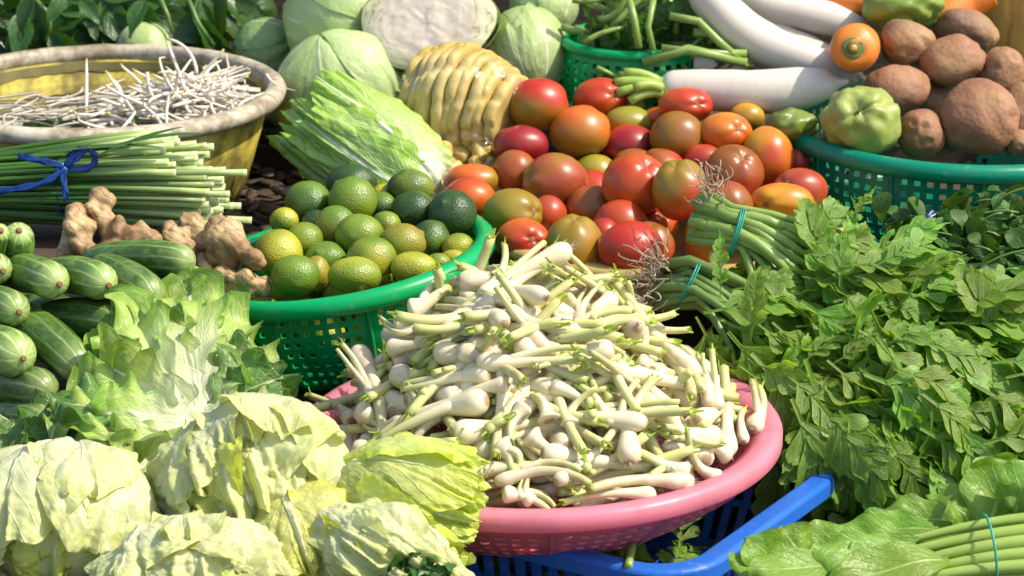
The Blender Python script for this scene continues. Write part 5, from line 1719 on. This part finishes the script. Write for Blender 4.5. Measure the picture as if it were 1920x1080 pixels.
# the hidden filling of the heap
g = Geo()
cache = []
for me, tip, rt in SCA:
    V = np.empty(len(me.vertices) * 3); me.vertices.foreach_get('co', V)
    cache.append((V.reshape(-1, 3), [tuple(p.vertices) for p in me.polygons], me))
for k in range(240):
    q = math.sqrt(RG.uniform(0, 1)) * .86; a = RG.uniform(0, 2 * PI)
    x, y = PINKC.x - .004 + q * HR * math.cos(a), PINKC.y - .004 + q * HR * math.sin(a)
    p = Vector((x, y, heap_z(x, y) - RG.uniform(.03, .055)))
    if p.z < PINKC.z - .04: p.z = PINKC.z - .03
    dr = Vector((RG.normal(), RG.normal(), RG.normal() * .2)).normalized()
    m_ = frame(p - dr * .05, dr, (RG.normal(), RG.normal(), 1))
    V, F, me = cache[k % 14]
    uvl = np.zeros((len(V), 2)); uvl[:, 0] = np.clip(V[:, 0] / .11, 0, 1)
    M_ = np.array(m_)
    V2 = V @ M_[:3, :3].T + M_[:3, 3]
    if np.max(np.hypot(V2[:, 0] - PINKC.x, V2[:, 1] - PINKC.y)) > .205: continue
    g.add(V2, F, uvl)
prop(g.build('scallion_filling', MAT['scallion']), 'scallions packed beneath the visible ones in the pink colander', 'scallions', kind='stuff')
V, F, UV = tube(arc(P(1178, 1062, 2.60), P(1186, 1018, 2.66), (0, 0, 0), 5), .004, 7)
prop(Geo().add(V, F, UV).build('fallen_stalk', MAT['stalk']), 'pale green stalk fallen onto the floor of the blue crate', 'stalk')


# ================================================================== CHRYSANTHEMUM GREENS
def gdep(x, y):
    d = 2.99 - (y - 400) / 560 * .22
    d += .10 * smooth01((1420 - x) / 200.0) * smooth01((y - 560) / 200.0)
    d -= .035 * math.exp(-((x - 1650) / 190) ** 2 - ((y - 640) / 190) ** 2)
    d += .07 * smooth01((y - 800) / 180.0) + .10 * smooth01((1640 - x) / 160.0) * smooth01((y - 740) / 140.0)
    return float(d)


CHL = compset(10, 'leaf', MAT['chry'], .115, .066, 5, 50, .45)
CHS = compset(8, 'leaf', MAT['chry'], .074, .050, 4, 80, .50)


def hairs(parent, c, dr, n, l, seed):
    r = np.random.default_rng(seed); g = Geo()
    for k in range(n):
        p0 = Vector(r.normal(size=3)) * .010
        d1 = (Vector(dr) + Vector(r.normal(size=3)) * .55).normalized() * l * r.uniform(.4, 1.2)
        V, F, UV = tube(arc(p0, p0 + d1, Vector(r.normal(size=3)) * l * .22, 7), [.0011, .0009, .0008, .0006, .0005, .0004, .0002], 4, False)
        g.add(np.array(V) + np.array(c), F)
    return prop(g.build('roots', MAT['root'], parent), kind='stuff')


def stem_fan(parent, a0, a1, tiec, ends, n, r0, mat, seed, d0, dt, d1, spreadw=30):
    """stems from the root end through the tie to the leaves"""
    r = np.random.default_rng(seed); base = parent.matrix_basis.translation
    for k in range(n):
        q = (k + .5) / n; z = r.normal() * .012
        s = P(a0[0] + (a1[0] - a0[0]) * q + r.normal() * 8, a0[1] + (a1[1] - a0[1]) * q, d0 + z)
        m_ = P(tiec[0] + (q - .5) * spreadw * .5 + r.normal() * 3, tiec[1] + (q - .5) * spreadw * 2 + r.normal() * 6, dt + z * .8)
        e = P(ends[0][0] + (ends[1][0] - ends[0][0]) * q + r.normal() * 30, ends[0][1] + (ends[1][1] - ends[0][1]) * q + r.normal() * 14, d1 + z)
        pts = [s, s.lerp(m_, .5) + Vector(r.normal(size=3)) * .002, m_, m_.lerp(e, .35) + Vector((0, 0, .005)), m_.lerp(e, .7) + Vector((0, 0, .004)), e]
        V, F, UV = tube([p - base for p in pts], np.array([.0056, .0056, .0052, .0046, .004, .003]) * r0 * r.uniform(.75, 1.15), 7)
        Geo().add(V, F, UV).build('stem', mat, parent)


flowA = lambda x, y: (1.0, .32)
flowB = lambda x, y: (.75, .55 + max(0, (y - 700) / 250.0))
ta = thing('chrysanthemum_bunch', 'upper bunch of chrysanthemum greens, teal band round its pale cut stems', 'greens', P(1380, 440, 2.97), 'bunches of chrysanthemum greens')
stem_fan(ta, (1318, 362), (1292, 452), (1382, 432), ((1560, 440), (1480, 560)), 24, 1.15, MAT['stalk'], 1, 3.0, 2.965, 2.955, 36)
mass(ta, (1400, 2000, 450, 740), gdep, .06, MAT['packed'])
strew(ta, CHL, [(1450, 450), (1540, 450), (1680, 510), (1810, 590), (1990, 680), (1990, 760), (1760, 670), (1560, 570), (1450, 500)], 125, gdep, flowA, .42, size=(.8, 1.2), dd=(-.01, .03), tilt=.40, upbias=.5)
strew(ta, CHS, [(1430, 445), (1580, 445), (1800, 560), (1900, 640), (1600, 560), (1430, 490)], 60, gdep, flowA, 1.0, size=(.7, 1.2), dd=(-.015, .02), tilt=.6)
cA = P(1380, 438, 2.968) - ta.location
for k in range(3):
    V, F, UV = tube(wind(cA + Vector((.002 * k - .002, 0, 0)), vdir((.85, -.25, 0)), .0255 + .0006 * k, .020, 30), .0010, 5)
    Geo().add(V, F, UV).build('band', MAT['twine'], ta)
hairs(ta, P(1330, 358, 2.99) - ta.location, vdir((-.1, 1, .2)), 46, .024, 3)
tb = thing('chrysanthemum_bunch', 'lower bunch of chrysanthemum greens with long brown roots against the red tomatoes', 'greens', P(1290, 540, 2.95), 'bunches of chrysanthemum greens')
stem_fan(tb, (1250, 500), (1210, 582), (1300, 535), ((1480, 590), (1400, 680)), 20, 1.15, MAT['darkstalk'], 2, 2.985, 2.955, 2.935, 34)
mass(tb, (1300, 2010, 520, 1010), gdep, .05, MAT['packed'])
strew(tb, CHL, [(1290, 600), (1420, 540), (1560, 560), (1760, 650), (1990, 720), (1990, 900), (1800, 930), (1660, 960), (1560, 975), (1500, 900), (1440, 800), (1380, 700), (1290, 660)], 165, gdep, flowB, .42, size=(.8, 1.25), dd=(-.012, .03), tilt=.40, upbias=.35)
strew(tb, CHS, [(1290, 600), (1500, 560), (1900, 700), (1900, 900), (1640, 985), (1520, 930), (1470, 850), (1370, 680)], 90, gdep, flowB, 1.0, size=(.7, 1.2), dd=(-.015, .025), tilt=.6)
strew(tb, CHS, [(1520, 860), (1880, 820), (1900, 900), (1660, 990), (1560, 985)], 40, gdep, lambda x, y: (.2, 1), .8, size=(.7, 1.1), dd=(-.01, .02), tilt=.6)
CHB = compset(6, 'leaf', MAT['chry'], .130, .078, 5, 140, .46, .9, .25)
for par, fl in ((ta, flowA), (tb, flowB)):
    poly = [(1480, 470), (1640, 500), (1900, 700), (1960, 760), (1760, 680), (1560, 560)] if par is ta else [(1330, 600), (1500, 560), (1800, 690), (1900, 800), (1800, 860), (1640, 880), (1520, 790), (1420, 700)]
    strew(par, CHB, poly, 16 if par is ta else 30, gdep, fl, .4, size=(.75, 1.1), dd=(-.035, -.015), tilt=.3, upbias=.4)
cB = P(1292, 533, 2.958) - tb.location
for k in range(2):
    V, F, UV = tube(wind(cB + Vector((.003 * k - .002, 0, 0)), vdir((.8, -.4, 0)), .024, .019, 30), .0010, 5)
    Geo().add(V, F, UV).build('band', MAT['twine'], tb)
hairs(tb, P(1238, 512, 2.975) - tb.location, vdir((-1, .55, .3)), 60, .030, 4)
hairs(tb, P(1216, 560, 2.965) - tb.location, vdir((-1, -.1, .3)), 60, .026, 5)
# sprigs standing up out of the bunches
for par, (x0, y0, x1, y1, d, w) in ((ta, (1580, 440, 1640, 345, 2.98, .6)), (tb, (1350, 560, 1352, 430, 2.92, .8)), (tb, (1370, 545, 1500, 515, 2.93, 1.2)), (ta, (1610, 410, 1600, 370, 3.0, .5)), (ta, (1480, 450, 1570, 420, 2.95, 1.0))):
    a, e = P(x0, y0, d), P(x1, y1, d - .01)
    L_ = (e - a).length * 1.06
    V, F, UV = compound(L_, L_ * .5 * w, 5, x0, .5, .3)
    link('leaf', Geo().add(V, F, UV).mesh('leaf', MAT['chry']), par, frame(a - par.location, e - a, CAM_B + CAM_U * .5))

# ================================================================== SMALL LEAVED CRESS
def wdep(x, y): return float(3.10 - (y - 340) / 240 * .10 + .05 * smooth01((1680 - x) / 90.0))


# cress
tc = thing('cress_bunch', 'bunch of dark glossy small leaved cress tied with blue string, at the right edge', 'herbs', P(1800, 450, 3.07))
CRL = leafset(6, 'leaf', MAT['cress'], .029, .021, roundl, 120, nu=9, nv=5, bend=.7, fold=.25)
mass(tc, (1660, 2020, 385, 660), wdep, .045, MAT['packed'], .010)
strew(tc, CRL, [(1640, 410), (1760, 385), (1840, 358), (1990, 345), (1990, 640), (1860, 580), (1790, 520), (1690, 450)], 290, wdep, lambda x, y: (.6, .3), 1.6, size=(.65, 1.25), dd=(-.02, .03), tilt=.75)
for k in range(22):
    x, y = RG.uniform(1640, 1900), RG.uniform(380, 560)
    a, e = P(x, y, wdep(x, y) - .004), P(x + RG.uniform(40, 110), y + RG.uniform(-40, 20), wdep(x, y) - .012)
    V, F, UV = tube([p - tc.location for p in arc(a, e, (0, 0, .006), 6)], .0013, 5)
    Geo().add(V, F, UV).build('stem', MAT['darkstalk'], tc)
pv = [P(x, y, 3.035) - tc.location for x, y in ((1712, 432), (1724, 420), (1738, 410), (1752, 398))]
strap(pv, .007, CAM_B, MAT['ribbon'], 'string', tc)

# ================================================================== BASIL at the top left
tbz = thing('basil_bunch', 'dark glossy basil branches hanging over the back rim of the basin', 'herbs', P(180, 40, 3.70))
BAL = leafset(6, 'leaf', MAT['basil'], .074, .036, lance, 150, nu=12, nv=7, bend=.8, fold=.3, ruf=.002, nruf=2)
bdep = lambda x, y: 3.70 - max(0, y - 40) / 60 * .05
mass(tbz, (-60, 520, -60, 96), bdep, .10, MAT['packed'])
strew(tbz, BAL, [(-20, -20), (400, -20), (395, 40), (300, 62), (180, 72), (60, 70), (-20, 60)], 130, bdep, lambda x, y: (.15, 1), 1.0, size=(.7, 1.25), dd=(-.04, .06), tilt=.5)
for x0, y0, x1, y1 in ((40, 20, 36, 112), (60, -10, 30, 60), (170, 20, 178, 70), (150, 0, 190, 40), (270, 0, 240, 60), (120, -10, 90, 40), (440, 0, 490, 20)):
    a, e = P(x0, y0, 3.62), P(x1, y1, 3.60)
    L_ = (e - a).length * 1.1
    V, F, UV = leaf(L_, L_ * .45, lance, 14, 7, .6, .3, .002, 2, 0, x0)
    link('leaf', Geo().add(V, F, UV).mesh('leaf', MAT['basil']), tbz, frame(a - tbz.location, e - a, CAM_B + Vector((RG.normal() * .4, 0, .3))))
    V, F, UV = tube([p - tbz.location for p in arc(a + Vector((0, .03, .05)), a, (0, 0, .01), 6)], .0016, 5)
    Geo().add(V, F, UV).build('stem', MAT['darkstalk'], tbz)
for (pts) in (((350, -10), (370, 40), (400, 85)), ((300, -5), (315, 30), (322, 60)), ((60, -10), (95, 30), (92, 66))):
    V, F, UV = tube([P(x, y, 3.64) - tbz.location for x, y in pts], .003, 6)
    Geo().add(V, F, UV).build('stem', MAT['darkstalk'], tbz)

# ================================================================== CELERY
tce = thing('celery_bunch', 'loose bunch of thin green celery stalks cut short, left of the daikon', 'celery', P(1220, 90, 3.44))
for k in range(64):
    x, y = RG.uniform(1120, 1370), RG.uniform(-10, 175)
    if x < 1180 and y > 120 or (x > 1290 and y < 60): continue
    a_ = RG.choice([.15, -.2, 1.2, 2.6]) + RG.normal() * .35
    l = RG.uniform(35, 75)
    d = 3.46 + RG.uniform(-.03, .05)
    a, e = P(x - l * math.cos(a_), y + l * math.sin(a_), d + RG.normal() * .012), P(x + l * math.cos(a_), y - l * math.sin(a_), d + RG.normal() * .012)
    V, F, UV = tube([p - tce.location for p in arc(a, e, Vector(RG.normal(size=3)) * .006, 7)], np.linspace(.0046, .0034, 7) * RG.uniform(.7, 1.2), 7)
    Geo().add(V, F, UV).build('stalk', MAT['stalk'], tce)
for pts, w in ((((1205, 118), (1290, 92), (1400, 118)), .006), (((1240, 90), (1320, 100), (1400, 100)), .005), (((1255, 30), (1310, 40), (1345, 75), (1390, 115)), .005), (((1180, 0), (1190, 40), (1198, 90)), .0045), (((1160, 140), (1230, 160), (1300, 158)), .005), (((1225, 0), (1215, 50), (1225, 95)), .004)):
    V, F, UV = tube([P(x, y, 3.41) - tce.location for x, y in pts], w, 8)
    Geo().add(V, F, UV).build('stalk', MAT['stalk'], tce)
CEL = compset(6, 'leaf', MAT['celeryleaf'], .032, .040, 2, 180, .9)
cdep = lambda x, y: 3.46
mass(tce, (1130, 1420, -50, 190), cdep, .075, MAT['packed'], .010)
strew(tce, CEL, [(1120, 0), (1320, -10), (1340, 60), (1400, 120), (1330, 170), (1180, 180), (1150, 90), (1110, 60)], 110, cdep, lambda x, y: (-.6, .5), 1.3, size=(.6, 1.2), dd=(-.03, .06), tilt=.7)

# ================================================================== LETTUCES in front
ib, iy_, fr_, fd_ = MAT['iceberg'], MAT['iceberg_y'], MAT['frilly'], MAT['frilly_dark']
LT = 'heads of pale lettuce in front'
ll = lambda phi, dphi, th1, rf, ruf=.05, cr=.06, nruf=7, **k: dict(phi0=phi, dphi=dphi, th0=.08, th1=th1, rf=rf, ruf=ruf, crump=cr, nruf=nruf, cfreq=2.5, rag=.06, frill=.015, nu=84, nv=84, **k)
head('lettuce', 'smooth pale lettuce head at the left edge, its leaf ribs fanning down', 'lettuce', 122, 992, 2.58, (140, 188, 158), (0.05, 0.80, -0.45),
     [ll(0, 1.6, 2.8, .80, .10, .12, mat=iy_), ll(2.2, 1.2, 2.4, .88), ll(-2.2, 1.2, 2.4, .9), ll(-1.3, 1.1, 2.4, .97, .06, .07), ll(1.2, 1.1, 2.35, .98, .05, .06), ll(.6, .95, 2.2, 1.03, .07, .055, pleat=.045, npl=6), ll(-.5, 1.0, 2.1, 1.06, .08, .06, pleat=.05, npl=7), ll(.2, .7, 1.55, 1.09, .06, .05, pleat=.03)],
     (.76, ib, .08), LT, ib, 60)
head('lettuce', 'biggest pale lettuce with crumpled heart, smooth outer leaf curling over it at the right', 'lettuce', 478, 920, 2.60, (165, 182, 172), (-0.25, 0.62, -0.55),
     [ll(0, 1.7, 3.0, .78, .16, .20, 8), ll(.9, 1.0, 2.75, .86, .16, .16, 8), ll(-.8, 1.0, 2.7, .88, .16, .16, 8, mat=iy_), ll(.1, .9, 2.45, .93, .15, .13, 7), ll(2.4, 1.2, 2.3, .92), ll(-2.4, 1.2, 2.3, .94),
      ll(-1.35, 1.0, 2.35, .99, .12, .09), ll(1.5, 1.05, 2.35, 1.02, .07, .05), ll(-.5, .75, 1.95, 1.02, .12, .07, 7), ll(.85, .8, 1.75, 1.07, .08, .05, flare=.05), ll(.15, .5, 1.65, 1.0, .12, .08)],
     (.72, ib, .12), LT, ib, 61)
head('lettuce', 'yellow lettuce spreading to the right over the pink colander rim', 'lettuce', 778, 945, 2.57, (112, 118, 165), (-0.88, 0.22, -0.25),
     [ll(0, 1.6, 2.9, .80, .13, .14, 8), ll(1.6, 1.1, 2.5, .90, .10, .09, 8), ll(-1.6, 1.1, 2.5, .92, .10, .09, 8), ll(3.1, 1.2, 2.4, .94), ll(.75, .95, 2.45, .98, .10, .06, 9), ll(-.65, .95, 2.35, 1.02, .10, .06, 9, flare=.08), ll(1.5, .8, 2.2, 1.04, .08, .05, 9, flare=.08)],
     (.74, iy_, .1), LT, iy_, 62)
head('lettuce', 'white lettuce head cut by the bottom edge, below the biggest one', 'lettuce', 365, 1092, 2.50, (115, 185, 122), (-0.1, 0.75, -0.5),
     [ll(0, 1.7, 3.0, .78, .16, .20, 8), ll(.9, 1.0, 2.7, .86, .16, .16, 8, mat=iy_), ll(-.8, 1.0, 2.7, .88, .16, .16, 8), ll(.1, .9, 2.3, .93, .15, .14, 7), ll(1.5, 1.1, 2.3, .95, .1, .1), ll(-1.5, 1.1, 2.3, .97, .1, .1), ll(.8, .85, 1.9, 1.0, .12, .11, pleat=.03), ll(-.6, .9, 1.8, 1.04, .12, .11, pleat=.04, npl=6), ll(0, .6, 1.35, 1.06, .1, .09)],
     (.74, ib, .1), LT, ib, 63)
head('lettuce', 'ruffled yellowish lettuce at the bottom edge in front of the blue crate', 'lettuce', 735, 1062, 2.50, (100, 105, 175), (-0.75, 0.45, -0.3),
     [ll(0, 1.6, 2.9, .80, .16, .18, 8), ll(1.4, 1.1, 2.6, .90, .14, .13, 9), ll(-1.4, 1.1, 2.5, .92, .14, .13, 9, mat=iy_), ll(.5, .95, 2.2, .98, .14, .12, 9), ll(-.7, .9, 2.0, 1.01, .14, .12, 9, mat=iy_), ll(.1, .7, 1.7, 1.05, .13, .10, 9)],
     (.74, ib, .1), LT, ib, 64)
head('lettuce', 'yellow lettuce leaves at the bottom between the two front heads', 'lettuce', 570, 1035, 2.54, (105, 135, 125), (-0.3, 0.7, -0.4),
     [ll(0, 1.6, 2.9, .80, .14, .14, 8), ll(1.3, 1.1, 2.6, .94, .12, .1, 9), ll(-1.3, 1.1, 2.5, .96, .12, .1, 9), ll(.1, .95, 2.3, 1.02, .12, .08, 9)],
     (.74, iy_, .1), LT, iy_, 65)


def spat(u): return max(.30, (.34 + .66 * float(smooth01((u - .18) / .55))) * (math.sqrt(max(.06, 1 - ((u - .80) / .2) ** 2)) if u > .80 else 1))


def rosette(name, label, cat, base, leaves, group=None):
    bpt = P(*base)
    t = thing(name, label, cat, bpt, group)
    for k, (tx, ty, w, d, mt, bd) in enumerate(leaves):
        bx, by = base[0] + (tx - base[0]) * .04, base[1] + (ty - base[1]) * .04
        a, e = P(bx, by, base[2] + .004 * (k % 3)), P(tx, ty, d)
        L_ = (e - a).length * 1.07
        V, F, UV = leaf(L_, w * 1.45 * mpp(d), spat, 100, 41, bd, .22, .010, 3.4, 0.05, 200 + k + tx, .012, RG.normal() * .25)
        # aim so that the bowed leaf still ends at its tip
        tip = Vector(V[-21]); 
        m0 = frame((0, 0, 0), e - a, CAM_B + CAM_U * .6 + Vector((RG.normal() * .25, 0, RG.normal() * .2)))
        q = (m0.to_3x3() @ tip).rotation_difference(e - a)
        m_ = Matrix.Translation(a - bpt) @ q.to_matrix().to_4x4() @ m0
        link('leaf', Geo().add(V, F, UV).mesh('leaf', mt), t, m_)
    return t


for par_, mt_, (bx, by, bd_), lvs in ((bpy.data.objects['lettuce'], ib, (250, 940, 2.60), [(200, 1010, 130, 2.53), (290, 1020, 130, 2.52), (255, 985, 120, 2.54)]),
                                     (bpy.data.objects['lettuce.001'], ib, (620, 900, 2.58), [(640, 1010, 150, 2.51), (560, 1000, 150, 2.51), (690, 1000, 130, 2.52)]),
                                     (bpy.data.objects['lettuce.001'], iy_, (330, 890, 2.62), [(330, 985, 140, 2.55), (400, 1000, 130, 2.53)]),
                                     (bpy.data.objects['lettuce.002'], iy_, (660, 895, 2.58), [(800, 1010, 150, 2.50), (850, 880, 120, 2.54)])):
    inv = par_.matrix_basis.inverted()
    for k, (tx, ty, w, d) in enumerate(lvs):
        a, e = P(bx, by, bd_), P(tx, ty, d)
        V, F, UV = leaf((e - a).length * 1.15, w * 1.25 * mpp(d), spat, 80, 45, .9, .15, .009, 3.2, .05, 700 + tx, .016)
        link('leaf', Geo().add(V, F, UV).mesh('leaf', mt_), par_, inv @ frame(a, e - a, CAM_B + CAM_U * .9))

rosette('lettuce', 'open green lettuce with broad white ribs and frilly browned edges below the cucumbers', 'lettuce', (378, 800, 2.70),
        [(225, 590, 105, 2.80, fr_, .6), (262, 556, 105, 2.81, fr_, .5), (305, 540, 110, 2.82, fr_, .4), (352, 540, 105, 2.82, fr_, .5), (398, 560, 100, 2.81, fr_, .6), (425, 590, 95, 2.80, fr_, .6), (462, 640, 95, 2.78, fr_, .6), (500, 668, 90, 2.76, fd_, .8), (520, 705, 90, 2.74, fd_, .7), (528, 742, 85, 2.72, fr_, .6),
         (200, 632, 110, 2.78, fr_, .5), (165, 680, 110, 2.75, fr_, .5), (130, 735, 110, 2.72, fr_, .5), (105, 790, 105, 2.69, fd_, .5), (100, 838, 100, 2.67, fr_, .4), (150, 880, 100, 2.65, fr_, .3), (215, 905, 100, 2.63, fr_, .3),
         (290, 615, 95, 2.78, fr_, .7), (360, 600, 85, 2.78, fr_, .7), (215, 690, 95, 2.73, fr_, .7), (440, 680, 75, 2.73, fr_, .8), (185, 790, 95, 2.68, fr_, .6), (240, 860, 90, 2.64, fr_, .6)], LT)
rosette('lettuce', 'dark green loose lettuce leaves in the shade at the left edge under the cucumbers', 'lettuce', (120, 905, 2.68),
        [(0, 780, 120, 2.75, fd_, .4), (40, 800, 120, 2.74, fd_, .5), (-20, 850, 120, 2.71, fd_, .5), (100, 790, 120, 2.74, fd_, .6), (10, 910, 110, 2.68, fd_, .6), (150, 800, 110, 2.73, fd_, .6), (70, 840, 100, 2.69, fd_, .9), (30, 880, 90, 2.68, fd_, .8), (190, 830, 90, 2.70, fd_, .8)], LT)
rosette('leafy_sprig', 'small dark green sprig at the bottom edge on top of the pale lettuce', 'herbs', (790, 1100, 2.46),
        [(735, 1062, 50, 2.45, MAT['basil'], .5), (775, 1050, 44, 2.45, MAT['basil'], .6), (815, 1052, 48, 2.45, MAT['basil'], .6), (850, 1066, 44, 2.45, MAT['basil'], .5)])

# ================================================================== MUSTARD GREENS, bottom right
def broad(u): return .10 if u < .06 else max(.05, math.sin(PI * min(1, ((u - .02) / .98)) ** 1.15) ** .6)


tm = thing('mustard_bunch', 'bunch of light green mustard leaves with thick stems and a teal band, bottom right corner', 'greens', P(1840, 1030, 2.52))
for k, (x0, y0, x1, y1, w0, d) in enumerate(((1970, 968, 1640, 1034, 30, 2.53), (1970, 990, 1600, 1064, 34, 2.515), (1970, 1012, 1650, 1074, 36, 2.505), (1970, 1036, 1660, 1090, 34, 2.50), (1970, 1060, 1620, 1110, 36, 2.495), (1970, 998, 1700, 1022, 30, 2.54), (1970, 1084, 1660, 1120, 36, 2.50), (1970, 975, 1720, 1010, 26, 2.56), (1970, 1048, 1720, 1076, 34, 2.53))):
    a, e = P(x0, y0, d), P(x1, y1, d + .01)
    V, F, UV = tube([p - tm.location for p in arc(a, e, (0, 0, .006), 9)], np.linspace(w0 * .42, w0 * .2, 9) * mpp(d), 10)
    Geo().add(V, F, UV).build('stem', MAT['palestalk'], tm)
for k, (x0, y0, x1, y1, w, d0, d1, bd, ux) in enumerate((
    (1540, 1095, 1372, 1062, 105, 2.50, 2.48, .5, 0), (1500, 1060, 1470, 992, 90, 2.51, 2.50, .8, .1), (1700, 1040, 1530, 1070, 90, 2.51, 2.49, .5, 0), (1620, 1030, 1480, 1032, 80, 2.53, 2.52, .6, 0),
    (1700, 1010, 1560, 1012, 70, 2.54, 2.54, .5, 0), (1760, 995, 1600, 985, 70, 2.55, 2.56, .5, .2), (1800, 985, 1660, 968, 70, 2.57, 2.58, .5, .2), (1850, 975, 1740, 945, 80, 2.58, 2.60, .4, .1),
    (1840, 970, 1905, 862, 110, 2.58, 2.59, .3, 0), (1870, 980, 1960, 890, 120, 2.57, 2.55, .4, -.3), (1780, 1050, 1560, 1095, 90, 2.50, 2.47, .6, 0), (1840, 950, 1846, 910, 60, 2.58, 2.58, .5, 0), (1820, 985, 1780, 935, 70, 2.56, 2.56, .6, 0),
    (1900, 970, 1930, 915, 90, 2.55, 2.54, .4, 0), (1720, 1015, 1600, 1036, 60, 2.52, 2.50, .6, .2), (1850, 1000, 1900, 868, 130, 2.56, 2.57, .5, -.1), (1900, 1000, 1985, 880, 140, 2.54, 2.54, .5, -.2), (1480, 1080, 1400, 1010, 80, 2.50, 2.49, .7, 0), (1560, 1060, 1410, 1085, 80, 2.49, 2.46, .6, 0))):
    a, e = P(x0, y0, d0), P(x1, y1, d1)
    L_ = (e - a).length * 1.06
    V, F, UV = leaf(L_, w * 1.2 * mpp(d0), broad, 56, 19, bd, .12, .0035, 2.2, .05, 400 + k, .010, RG.normal() * .2)
    m0 = frame((0, 0, 0), e - a, CAM_B * 1.5 + CAM_U + Vector((ux, 0, 0)))
    q = (m0.to_3x3() @ Vector(V[-10])).rotation_difference(e - a)
    link('leaf', Geo().add(V, F, UV).mesh('leaf', MAT['mustard']), tm, Matrix.Translation(a - tm.location) @ q.to_matrix().to_4x4() @ m0)
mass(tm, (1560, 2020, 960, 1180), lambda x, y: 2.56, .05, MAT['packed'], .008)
V, F, UV = tube(wind(P(1852, 1040, 2.52) - tm.location, vdir((1, .1, -.05)), .036, .034, 34), .0013, 6)
Geo().add(V, F, UV).build('band', MAT['twine'], tm)

# ================================================================== leaves packed inside the blue crate, sack at the back
tg = thing('leaf_trimmings', 'dark leaf trimmings lying in the blue crate under the colander', 'leaves', (CRC.x, CRC.y + .02, .03))
for k in range(34):
    q = UA * RG.uniform(-.18, .18) + VA * RG.uniform(-.10, .10)
    p = Vector((CRC.x, CRC.y, .036 + RG.uniform(0, .018))) + q
    link('leaf', CHL[k % 9], tg, frame(p - tg.location, (RG.normal(), RG.normal(), RG.normal() * .2), (RG.normal() * .5, RG.normal() * .5, 1), 1.0))
b = NB('ochre_sack')
o_ = b.obj(); n1 = b.noise(14, b.N('Mapping', {0: o_, 3: (1, 1, .35)}).outputs[0], 4); n2 = b.noise(300, o_, 2)
c = b.mix(n1, (0.50, 0.27, 0.045), (0.60, 0.38, 0.08))
wv = b.N('TexWave', {'Vector': o_, 'Scale': 9.0, 'Distortion': 6.0, 'Detail': 2.0}, bands_direction='X')
c = b.mix(b.m('MULTIPLY', b.mr(wv.outputs[0], .86, .96), b.mr(n1, .42, .6)), c, (0.30, 0.03, 0.015))
MAT['sack'] = b.surf(c, .6, b.bump(n1, .6, .01), .2, (0.7, 0.4, 0.06))
S, F, UV = sphere(30, 36)
V = np.sign(S) * np.abs(S) ** .75 * np.array([.10, .06, .12]); V = V + S * (0.014 * nz(S, 3.0) + .006 * nz(S, 8))[:, None]
o = Geo().add(V, F, UV).build('sack', MAT['sack']); o.location = P(1960, 40, 3.62)
prop(o, 'yellow ochre sack with dark red marks at the top right, behind the potatoes', 'sack')
